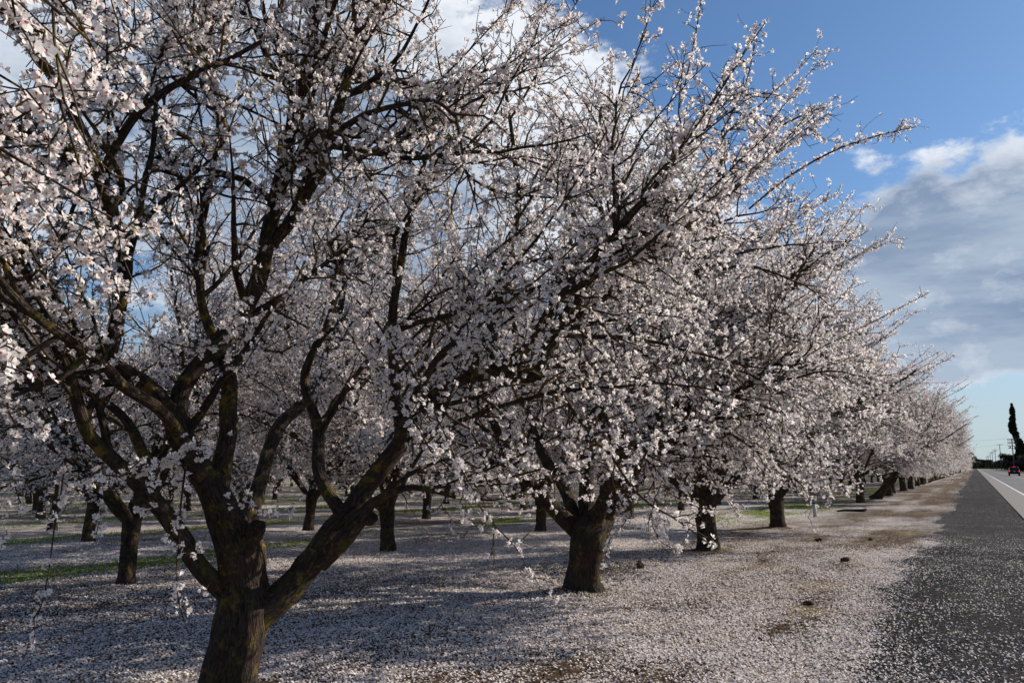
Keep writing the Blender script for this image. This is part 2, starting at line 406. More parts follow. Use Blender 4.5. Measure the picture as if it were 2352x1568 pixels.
n = 60000; yy = 3.5 + rg.random(n) ** 1.4 * 16; ge = gravel_edge(yy); xx = ge - .35 * rg.random(n) ** 3 + (GX - ge) * rg.random(n)
crumbs('loose_gravel', xx, yy, ground_z(xx, yy) + .016 + .003 * rg.random(n), .004 + .009 * rg.random(n) ** 2.5, M['stone'], 1)
n = 30000; dd = 4.5 + rg.random(n) ** 1.3 * 14; aa = R(YAW) + (rg.random(n) - .5) * R(76); xx = -np.sin(aa) * dd; yy = np.cos(aa) * dd; kk = xx < -1.2; xx, yy = xx[kk], yy[kk]
crumbs('soil_crumbs', xx, yy, ground_z(xx, yy) + .003, .006 + .016 * rg.random(len(xx)) ** 4, M['crumb'], 2)
# short grass blades on the strips
m, nt = mat('grass_blade'); M['blade'] = m
pos = nt.add('ShaderNodeNewGeometry').outputs['Position']
gc = nt.mix(nt.noise(pos, 7, 3), (.08, .12, .016), (.24, .29, .055))
d = nt.add('ShaderNodeBsdfDiffuse', {0: gc}); t = nt.add('ShaderNodeBsdfTranslucent', {0: gc})
mxs = nt.add('ShaderNodeMixShader', {0: .4, 1: d.outputs[0], 2: t.outputs[0]}); nt.add('ShaderNodeOutputMaterial', {0: mxs.outputs[0]})
n = 260000
dist = 9 + rng.random(n) * 36; az = R(YAW) + (rng.random(n) - .5) * R(76)
gx = -np.sin(az) * dist; gyy = np.cos(az) * dist
kp = rng.random(n) < grass_field(gx, gyy) * .9; kp &= gx < -5
gx, gyy = gx[kp], gyy[kp]; n = len(gx); bh = rng.uniform(.02, .06, n); bw = rng.uniform(.003, .007, n) + dist[kp] * .00015
an = rng.uniform(0, 2 * math.pi, n); gb = np.stack([gx, gyy, ground_z(gx, gyy)], 1)
sd_ = np.stack([np.cos(an), np.sin(an), 0 * an], 1); ln = np.stack([rng.normal(0, .5, n), rng.normal(0, .5, n), np.ones(n)], 1)
Vb = np.stack([gb - sd_ * bw[:, None], gb + sd_ * bw[:, None], gb + ln * bh[:, None]], 1).reshape(-1, 3)
tag(link('grass', mesh_np('grass', Vb, [np.arange(n * 3).reshape(-1, 3)], [M['blade']], smooth=False)), kind='stuff')

# ------------------------------------------------------------------ tree materials
def bark_mat(name, dark, light, moss_amt, bscale=1.0):
    m, nt = mat(name)
    bv = nt.add('ShaderNodeAttribute', attribute_name='bark').outputs['Vector']
    pos = nt.add('ShaderNodeNewGeometry').outputs['Position']
    f1 = nt.noise(bv, 38 * bscale, 6, .65); f2 = nt.noise(bv, 110 * bscale, 3, .6); f3 = nt.noise(pos, 5, 4, .6)
    wv = nt.add('ShaderNodeVectorMath', {0: bv, 1: nt.add('ShaderNodeVectorMath', {0: nt.add('ShaderNodeTexNoise', {'Vector': bv, 'Scale': 16.0, 'Detail': 4.0}).outputs[1], 1: (.06, .06, .03)}, operation='MULTIPLY').outputs[0]}, operation='ADD').outputs[0]
    vr = nt.add('ShaderNodeTexVoronoi', {'Vector': nt.add('ShaderNodeVectorMath', {0: wv, 1: (1, 1, .45)}, operation='MULTIPLY').outputs[0], 'Scale': 44.0 * bscale}, feature='DISTANCE_TO_EDGE').outputs[0]
    crack = nt.ramp(vr, 0, .30)
    h = nt.math('ADD', nt.math('MULTIPLY', crack, .35), nt.math('ADD', nt.math('MULTIPLY', f1, 1.25), nt.math('MULTIPLY', f2, .45)))
    c = nt.mix(nt.ramp(h, .55, 1.35), dark, light)
    c = nt.mix(nt.ramp(f3, .4, .7, 0, .45), c, (light[0] * 1.1, light[1] * .85, light[2] * .8))
    mo = nt.noise(pos, 6.5, 6, .68); mo2 = nt.noise(pos, 45, 4, .6)
    mm = nt.math('MULTIPLY', nt.ramp(nt.math('ADD', mo, nt.math('MULTIPLY', mo2, .3)), .665, .80), moss_amt)
    mc = nt.mix(nt.ramp(nt.noise(pos, 14, 2), .42, .6), (.075, .080, .020), (.24, .150, .030))
    c = nt.mix(mm, c, mc)
    principled(nt, c, .92, bump(nt, h, .024, 1.0), .1)
    return m
M['bark'] = bark_mat('bark', (.010, .008, .007), (.066, .050, .041), .6)
M['limb'] = bark_mat('limb_bark', (.013, .010, .009), (.075, .057, .045), .95)
m, nt = mat('twig_bark'); M['twig'] = m
pos = nt.add('ShaderNodeNewGeometry').outputs['Position']
tn = nt.noise(pos, 3.5, 5, .7)
tcx = nt.mix(nt.ramp(nt.noise(pos, 22, 3), .4, .65), (.028, .020, .015), (.085, .058, .042))
principled(nt, nt.mix(nt.ramp(tn, .50, .62, 0, .8), tcx, (.12, .085, .022)), .9, None, .15)

def thin_mat(name, ca, cb, tr, scale=9):
    m, nt = mat(name)
    pos = nt.add('ShaderNodeNewGeometry').outputs['Position']
    c = nt.mix(nt.ramp(nt.noise(pos, scale, 3, .6), .35, .65), ca, cb)
    d = nt.add('ShaderNodeBsdfDiffuse', {0: c}); t = nt.add('ShaderNodeBsdfTranslucent', {0: c})
    x = nt.add('ShaderNodeMixShader', {0: tr, 1: d.outputs[0], 2: t.outputs[0]}); nt.add('ShaderNodeOutputMaterial', {0: x.outputs[0]})
    return m
M['petal'] = thin_mat('blossom_petal', (.89, .82, .79), (.96, .93, .90), .45)
M['heart'] = thin_mat('blossom_heart', (.50, .12, .17), (.62, .24, .27), .2)
M['calyx'] = thin_mat('blossom_calyx', (.22, .055, .045), (.32, .12, .08), .1)
M['leaf'] = thin_mat('young_leaf', (.10, .16, .025), (.17, .24, .05), .4)
FM = [M['petal'], M['heart'], M['calyx'], M['leaf']]

# ------------------------------------------------------------------ tree growing (vectorised)
def unit(v): return v / np.maximum(np.linalg.norm(v, axis=-1, keepdims=True), 1e-9)
def grow(g, P, D, L, r0, r1, ns, wob, up=0.0, out=0.0, axis_xy=(0, 0), curve=1.0):
    n = len(P); P = P.copy(); D = unit(D)
    pts = [P.copy()]; st = (L / ns)[:, None]
    ax = np.array([axis_xy[0], axis_xy[1]])
    for k in range(ns):
        D = D + g.normal(0, wob, (n, 3)) + np.array([0, 0, 1.]) * (up if np.isscalar(up) else up[:, None])
        if out:
            o = np.zeros((n, 3)); o[:, :2] = P[:, :2] - ax; D = D + out * unit(o)
        D = unit(D); P = P + D * st; pts.append(P.copy())
    t = np.linspace(0, 1, ns + 1) ** curve
    rad = r0[:, None] * (1 - t) + r1[:, None] * t
    return np.stack(pts, 1), rad
def spawn(g, pts, rad, spacing, t0, ang, perp_bias=(0, 0, 0), bias=0.0, tmax=1.0):
    """points along parents with departing directions"""
    seg = np.linalg.norm(np.diff(pts, axis=1), axis=2); L = seg.sum(1); ns = seg.shape[1]
    cnt = g.poisson(np.maximum(L * (tmax - t0) / spacing, 0))
    idx = np.repeat(np.arange(len(pts)), cnt); t = t0 + (tmax - t0) * g.random(len(idx))
    f = np.minimum(t * ns, ns - 1e-4); k = f.astype(int); fr = (f - k)[:, None]
    P = pts[idx, k] * (1 - fr) + pts[idx, k + 1] * fr
    T = unit(pts[idx, k + 1] - pts[idx, k])
    rr = rad[idx, k] * (1 - fr[:, 0]) + rad[idx, k + 1] * fr[:, 0]
    q = g.normal(0, 1, (len(idx), 3)) + np.array(perp_bias) * bias
    q = unit(q - T * (q * T).sum(1)[:, None])
    a = g.uniform(R(ang[0]), R(ang[1]), len(idx))[:, None]
    return P, T * np.cos(a) + q * np.sin(a), idx, t, rr, T
def tubes(pts, rad, sides, g=None, lump=0.0, bark=True):
    n, s, _ = pts.shape
    T = np.empty_like(pts); T[:, 1:-1] = pts[:, 2:] - pts[:, :-2]; T[:, 0] = pts[:, 1] - pts[:, 0]; T[:, -1] = pts[:, -1] - pts[:, -2]
    T = unit(T); m = unit(pts[:, -1] - pts[:, 0])
    ref = np.where(np.abs(m[:, 2:3]) < .8, np.array([[0, 0, 1.]]), np.array([[1., .3, 0]]))[:, None, :] * np.ones((1, s, 1))
    A = np.empty_like(T); d0 = np.where(np.abs((T[:, 0] * ref[:, 0]).sum(-1, keepdims=True)) > .95, np.array([[.3, 1., .1]]), ref[:, 0])
    A[:, 0] = unit(np.cross(T[:, 0], d0))
    for k_ in range(1, s): A[:, k_] = unit(A[:, k_ - 1] - T[:, k_] * (A[:, k_ - 1] * T[:, k_]).sum(-1, keepdims=True))
    B = np.cross(T, A)
    th = np.arange(sides) * 2 * math.pi / sides
    c, sn = np.cos(th), np.sin(th)
    rr = np.repeat(rad[:, :, None], sides, 2)
    if lump and g is not None:
        L = np.concatenate([np.zeros((n, 1)), np.cumsum(np.linalg.norm(np.diff(pts, axis=1), axis=2), 1)], 1)
        ph = g.uniform(0, 6.28, (n, 9)); w = np.zeros_like(rr)
        for k, (fa, fl, am) in enumerate(((1, 3.1, .5), (2, 4.3, .6), (3, 5.2, .45), (4, 9, .3), (5, 2.2, .35), (7, 15, .2), (10, 3, .22), (14, 5, .2), (19, 4, .14))[:6 if sides < 30 else 9]):
            w += am * np.sin(fa * th[None, None, :] + fl * L[:, :, None] * 1.3 + ph[:, k][:, None, None])
        rr = rr * (1 + lump * w)
        if sides >= 18:
            for _ in range(int(L[0, -1] * 3.2)):
                l0, t0, am, sg = g.uniform(0, L[0, -1]), g.uniform(0, 6.28), g.uniform(-.14, .30), g.uniform(.03, .07)
                dth = (th - t0 + math.pi) % (2 * math.pi) - math.pi
                rr = rr * (1 + am * np.exp(-((L[:, :, None] - l0) / sg) ** 2 - (dth[None, None, :] / .42) ** 2))
    V = pts[:, :, None, :] + rr[..., None] * (A[:, :, None, :] * c[None, None, :, None] + B[:, :, None, :] * sn[None, None, :, None])
    V = V.reshape(-1, 3)
    b = np.arange(n)[:, None, None] * s * sides; kk = np.arange(s - 1)[None, :, None] * sides; jj = np.arange(sides)[None, None, :]; j2 = (jj + 1) % sides
    F = np.stack(np.broadcast_arrays(b + kk + jj, b + kk + j2, b + kk + sides + j2, b + kk + sides + jj), -1).reshape(-1, 4)
    if not bark: return V, F
    L = np.concatenate([np.zeros((n, 1)), np.cumsum(np.linalg.norm(np.diff(pts, axis=1), axis=2), 1)], 1)
    BV = np.stack([np.broadcast_to(rad[:, :, None] * c, rr.shape), np.broadcast_to(rad[:, :, None] * sn, rr.shape), np.broadcast_to(L[:, :, None] * .36, rr.shape)], -1)
    BV = BV + (np.arange(n) * 1.7)[:, None, None, None]
    return V, F, BV.reshape(-1, 3)
def resample(pts, rad, ds):
    """Catmull-Rom through points"""
    P = np.array(pts, float); r = np.array(rad, float); n = len(P)
    Pe = np.vstack([2 * P[0] - P[1], P, 2 * P[-1] - P[-2]]); re = np.concatenate([[r[0]], r, [r[-1]]])
    out = []; ro = []
    for k in range(n - 1):
        a, b, c, d = Pe[k:k + 4]; m_ = max(1, int(np.linalg.norm(c - b) / ds))
        for q in range(m_):
            t = q / m_
            out.append(.5 * (2 * b + (c - a) * t + (2 * a - 5 * b + 4 * c - d) * t * t + (3 * b - a - 3 * c + d) * t ** 3)); ro.append(re[k + 1] * (1 - t) + re[k + 2] * t)
    out.append(P[-1]); ro.append(r[-1])
    return np.array(out), np.array(ro)
def limb_mesh(name, curves, sides, g, lump, matl, ds=.05):
    Vs, Fs, Bs, n = [], [], [], 0
    for pts, rad in curves:
        p, r = resample(pts, rad, ds)
        # crooked bark line
        V, F, B = tubes(p[None], r[None], sides, g, lump)
        # close the far end
        Vs.append(V); Fs.append(F + n); Bs.append(B + g.uniform(0, 9, 3)); last = n + len(V) - sides; n += len(V)
        tip = p[-1] + (p[-1] - p[-2]) * .2
        Vs.append(tip[None]); Bs.append(B[-1:]); tri = [(last + j, last + (j + 1) % sides, n) for j in range(sides)]; n += 1
        Fs.append(np.array(tri))
    q = [f for f in Fs if f.shape[1] == 4]; t3 = [f for f in Fs if f.shape[1] == 3]
    return mesh_np(name, np.concatenate(Vs), [np.concatenate(q), np.concatenate(t3)], [matl], attrs={'bark': ('FLOAT_VECTOR', np.concatenate(Bs))})

PET_HI = [(.06, 0, 0), (.50, -.36, .10), (.93, -.24, .16), (.98, 0, .10), (.93, .24, .16), (.50, .36, .10)]
def flowers(g, pos, nrm, size, hi, open_=None):
    """one flower per position: five petals, a pink heart, a red calyx"""
    n = len(pos)
    ref = unit(g.normal(0, 1, (n, 3))); A = unit(np.cross(nrm, ref)); B = np.cross(nrm, A)
    cup = g.uniform(.05, .75, n) if open_ is None else open_
    Vs, Fs, Ms, base = [], [], [], 0
    prof = np.array(PET_HI) if hi else np.array([(.08, 0, 0), (.62, -.40, .12), (1.0, 0, .16), (.62, .40, .12)])
    np_ = len(prof)
    for k in range(5):
        th = 2 * math.pi * k / 5 + g.normal(0, .10, n); dr = np.cos(th)[:, None] * A + np.sin(th)[:, None] * B; sdv = np.cross(nrm, dr)
        cu = (cup + g.normal(0, .16, n))[:, None]
        ax = dr * np.cos(cu) + nrm * np.sin(cu); nn = np.cross(ax, sdv)
        sz = (size * g.uniform(.85, 1.12, n))[:, None]
        V = np.stack([pos + sz * (a * ax + b * sdv + c * nrm) for a, b, c in prof], 1)
        Vs.append(V.reshape(-1, 3)); o = base + np.arange(n)[:, None] * np_
        if hi: Fs.append(o + np.array([0, 1, 3, 5])); Fs.append(np.concatenate([o + np.array([1, 2, 3]), o + np.array([5, 3, 4])])); Ms += [0] * n + [0] * 2 * n
        else: Fs.append(o + np.array([0, 1, 2, 3])); Ms += [0] * n
        base += n * np_
    # heart (front) and calyx (back)
    for off, rr_, mi in ((.13, .25, 1), (-.05, .23, 2)):
        sz = size[:, None]
        V = np.stack([pos + sz * (rr_ * (math.cos(t) * A + math.sin(t) * B) + off * nrm) for t in (0, 1.57, 3.14, 4.71)], 1)
        Vs.append(V.reshape(-1, 3)); Fs.append(base + np.arange(n * 4).reshape(-1, 4)); Ms += [mi] * n; base += n * 4
    # faces grouped by corner count
    fm = []
    k0 = 0
    for f in Fs: fm.append((f, Ms[k0:k0 + len(f)])); k0 += len(f)
    return np.concatenate(Vs), fm
def small_leaves(g, pos, size):
    n = len(pos); d = unit(g.normal(0, 1, (n, 3)) + np.array([0, 0, .6])); q = unit(np.cross(d, g.normal(0, 1, (n, 3)))); s_ = size[:, None]
    V = np.stack([pos, pos + s_ * (.5 * d + .16 * q), pos + s_ * d, pos + s_ * (.5 * d - .16 * q)], 1).reshape(-1, 3)
    return V, [(np.arange(n * 4).reshape(-1, 4), [3] * n)]
def join_fm(parts):
    Vs, q, qm, t, tm, n = [], [], [], [], [], 0
    for V, fm in parts:
        Vs.append(V)
        for f, mm in fm:
            if f.shape[1] == 4: q.append(f + n); qm += list(mm)
            else: t.append(f + n); tm += list(mm)
        n += len(V)
    fs = [np.concatenate(q)]; ms = qm
    if t: fs.append(np.concatenate(t)); ms = qm + tm
    return np.concatenate(Vs), fs, ms

def crown(g, limbs, axis_xy, hi, dens=1.0, l2=(.8, 2.0), shoots=60, shoot_bias=(0, 0, 0), top=7.6, low=1.0, fsize=.019, l2s=.30, keepout=None, l3s=.10, mult=1.0, lod=0, hang=(), reach=4.0, sl=1.0, skirt=0, shsp=.019, diag=None):
    """limbs: list of (pts, rad). Returns meshes: branches, twigs, blossoms"""
    # limbs to a common sampling for spawning
    LP, LR = [], []
    for p, r in limbs:
        q, rr = resample(p, r, .12); ii = np.linspace(0, len(q) - 1, 15); a0 = ii.astype(int).clip(0, len(q) - 2); fr = (ii - a0)[:, None]
        LP.append(q[a0] * (1 - fr) + q[a0 + 1] * fr); LR.append(rr[a0] * (1 - fr[:, 0]) + rr[a0 + 1] * fr[:, 0])
    LP = np.array(LP); LR = np.array(LR)
    # secondaries
    P, D, idx, t, rr, T = spawn(g, LP, LR, l2s, .22, (35, 75), (0, 0, 1), .35)
    L = g.uniform(l2[0], l2[1], len(P)) * (1.05 - .35 * t)
    hgt = P[:, 2]; upv = np.where(hgt < 2.6, g.uniform(-.10, .10, len(P)), g.uniform(-.03, .12, len(P)))
    B2, R2 = grow(g, P, D, L, np.minimum(rr * .55, .028) + .004, np.full(len(P), .004), 11, .15, upv, .055, axis_xy)
    if skirt:
        Pq, Dq, _, _, rq, _ = spawn(g, LP, LR, .30, .25, (30, 80), tmax=.85)
        ok = (Pq[:, 2] > 1.6) & (Pq[:, 2] < 4.2); Pq, Dq, rq = Pq[ok], Dq[ok], rq[ok]; sel = g.permutation(len(Pq))[:skirt]; Pq, Dq, rq = Pq[sel], Dq[sel], rq[sel]
        o = np.zeros((len(Pq), 3)); o[:, :2] = Pq[:, :2] - np.array(axis_xy); Dq = unit(.5 * Dq + unit(o) * 1.1 + np.array([0, 0, .1]))
        Lq = np.clip(reach - .1 - np.hypot(Pq[:, 0], Pq[:, 1]), .8, 2.8)
        Bq, Rq = grow(g, Pq, Dq, Lq * g.uniform(.75, 1.1, len(Pq)), np.minimum(rq * .5, .02) + .004, np.full(len(Pq), .003), 11, .12, -.10 * np.clip(Pq[:, 2] / 3, .4, 1.2), .04, axis_xy)
        B2 = np.concatenate([B2, Bq]); R2 = np.concatenate([R2, Rq])
    nb = len(B2)
    # long straight shoots reaching out of the crown
    Ps, Ds, _, _, rs, _ = spawn(g, LP, LR, .35, .40, (10, 50), shoot_bias, 1.2)
    if len(Ps):
        sel = g.permutation(len(Ps))[:shoots]; Ps, Ds, rs = Ps[sel], Ds[sel], rs[sel]
        o = np.zeros((len(Ps), 3)); o[:, :2] = Ps[:, :2] - np.array(axis_xy)
        Ds = unit(.6 * Ds + .75 * unit(o) + np.array(shoot_bias) * .5 + np.array([0, 0, .35]))
        B3, R3 = grow(g, Ps, Ds, g.uniform(1.0, 2.3, len(Ps)) * sl, np.minimum(rs * .5, .008) + .003, np.full(len(Ps), .0025), 11, .038, .02, .015, axis_xy)
        B2 = np.concatenate([B2, B3]); R2 = np.concatenate([R2, R3]); isshoot = np.concatenate([np.zeros(nb, bool), np.ones(len(Ps), bool)])
    for hp, hr in hang:
        q, rr = resample(hp, hr, .05); ii = np.linspace(0, len(q) - 1, 12).astype(int)
        B2 = np.concatenate([B2, q[ii][None]]); R2 = np.concatenate([R2, rr[ii][None]]); isshoot = np.append(isshoot, True)
    # thirds
    P, D, i3, t, rr, T = spawn(g, B2, R2, l3s, .08, (35, 80))
    nh = i3 >= len(B2) - len(hang)
    L = g.uniform(.22, .95, len(P)) * (1.1 - .5 * t) * np.where(isshoot[i3], .35, 1.0)
    B4, R4 = grow(g, P, D, L, np.minimum(rr * .6, .008) + .0018, np.full(len(P), .0018), 6, .20, g.uniform(-.10, .14, len(P)), .03, axis_xy)
    # hanging twigs on the low outer crown
    allow = lambda p: (p[:, :, 2].min(1) > low) & (p[:, :, 2].max(1) < top)
    ph = g.uniform(0, 6.28, 3)
    def env(p, add=0.0):
        x, y, z = p[:, -1, 0], p[:, -1, 1], p[:, -1, 2]; a = np.arctan2(y, x)
        okd = True if diag is None else z < diag[2] + add * .2 - diag[3] * (x * diag[0] + y * diag[1])
        return okd & (np.hypot(x, y) < (reach + .25 * np.sin(3 * a + ph[0]) + .2 * np.sin(5 * a + ph[1]) + add) - 1.1 * np.maximum(0, z - 5.1 - add * .3))
    allow1 = allow; allow = lambda p: allow1(p) & env(p)
    if keepout is not None: allow0 = allow; allow = lambda p: allow0(p) & keepout(p)
    k2 = allow(B2); k2 |= isshoot & env(B2, .75) & (B2[:, :, 2].min(1) > low);  k2 = k2 if keepout is None else k2 & keepout(B2); k2[len(k2) - len(hang):] |= len(hang) > 0; k4 = (allow(B4) | (isshoot[i3] & (B4[:, :, 2].min(1) > low)) | (i3 >= len(k2) - len(hang))) & k2[i3]
    B2k, R2k, sh = B2[k2], R2[k2], isshoot[k2]; B4k, R4k = B4[k4], R4[k4]
    # fourth-order twiglets
    P, D, i5, t, rr, T = spawn(g, B4k, R4k, .16 if not lod else .6, .1, (40, 85))
    L5 = g.uniform(.08, .30, len(P))
    B5, R5 = grow(g, P, D, L5, np.full(len(P), .003), np.full(len(P), .0015), 3, .22, .03)
    # spurs with flowers
    bear4 = g.beta(1.1, 1.0, len(B4k)); bear2 = np.where(sh, 1.0, .35 * g.random(len(B2k)))
    SP, SN = [], []
    for pts, rad, sp, bear in ((B4k, R4k, .034 / dens, bear4), (B5, R5, .036 / dens, bear4[i5]), (B2k, R2k, shsp / dens, bear2)):
        P, D, i_, t, rr, T = spawn(g, pts, rad, sp, .05, (50, 100))
        kp = g.random(len(P)) < bear[i_]
        SP.append(np.stack([P[kp], P[kp] + D[kp] * g.uniform(.008, .035, kp.sum())[:, None]], 1)); SN.append(D[kp])
    SPn = np.concatenate(SP); SNn = np.concatenate(SN)
    rp = 1 + g.binomial(2, mult / 2, len(SPn)); spx = np.repeat(np.arange(len(SPn)), rp); dup = np.concatenate([[False], spx[1:] == spx[:-1]])
    FP = SPn[spx, 1] + np.where(dup[:, None], unit(g.normal(0, 1, (len(spx), 3))) * fsize * g.uniform(.5, 1.3, len(spx))[:, None], 0); FN = SNn[spx]
    nfl = len(FP)
    # bare spurs as well
    P, D, i_, t, rr, T = spawn(g, B4k, R4k, .07 if not lod else .4, .05, (50, 95)); bare = np.stack([P, P + D * g.uniform(.01, .05, len(P))[:, None]], 1)
    stems = np.concatenate([SPn[::3] if lod else SPn, bare]); sr = np.tile([.0024, .0016], (len(stems), 1))
    # meshes
    V, F, B = tubes(B2k, R2k, 6); me_b = mesh_np('branches', V, [F], [M['limb']], attrs={'bark': ('FLOAT_VECTOR', B)})
    V1, F1 = tubes(B4k, R4k, 4 if hi else 3, bark=False); V2, F2 = tubes(B5, R5, 3, bark=False); V3, F3 = tubes(stems, sr, 3, bark=False)
    me_t = mesh_np('twigs', np.concatenate([V1, V2, V3]), [np.concatenate([F1, F2 + len(V1), F3 + len(V1) + len(V2)])], [M['twig']])
    nrm = unit(FN + g.normal(0, .8, FN.shape))
    size = g.uniform(.82, 1.12, nfl) * fsize
    isbud = g.random(nfl) < .16
    cup = np.where(isbud, g.uniform(1.1, 1.35, nfl), g.uniform(.05, .75, nfl)); size = np.where(isbud, size * .6, size)
    pos_ = FP
    lv = g.random(nfl) < .10
    parts = [flowers(g, pos_, nrm, size, hi, cup), small_leaves(g, pos_[lv] + nrm[lv] * .005, g.uniform(.012, .03, lv.sum()))]
    V, fs, ms = join_fm(parts)
    me_f = mesh_np('blossoms', V, fs, FM, ms, smooth=False)
    return me_b, me_t, me_f, nfl
GROUP = 'blossoming almond trees planted in the orchard'
def relative(curves, o): return [(np.array(p) - o, r) for p, r in curves]

# ------------------------------------------------------------------ hero trees, limbs following the photograph
def V3(lst):
    """(x, y, depth, width in view pixels) -> points, radii"""
    return [at(x, y, c) for x, y, c, w_ in lst], [w_ * c / FV / 2 for x, y, c, w_ in lst]
def hero(name, label, base, trunk, limbs, extra, seed, lead=0, **kw):
    g = np.random.default_rng(seed)
    root = empty(name, tuple(base))
    tag(root, label, 'almond tree', GROUP)
    tr = [V3(trunk)]; lb = [V3(l) for l in limbs] + extra
    tr = relative(tr, base); lb = relative(lb, base)
    p0, r0 = lb[lead]; tr = [(np.concatenate([tr[0][0], p0[1:]]), list(tr[0][1]) + list(r0[1:]))]
    link('trunk', limb_mesh('trunk', tr, 48, g, .075, M['bark'], .025), root)
    for li, (p, r) in enumerate(lb):
        if li == lead: continue
        link('limb', limb_mesh('limb', [(p, r)], 18, g, .06, M['limb'], .04), root)
    b, t, f, n = crown(g, lb, (0, 0), **kw)
    link('branches', b, root); link('twigs', t, root); link('blossoms', f, root)
    print(name, 'flowers', n)
    return root
def wander(g, start, d, L, r0, r1, ns=8, wob=.13, up=.05):
    P, rr = grow(g, np.array([start]), np.array([d]), np.array([L]), np.array([r0]), np.array([r1]), ns, wob, up)
    return (P[0], rr[0])

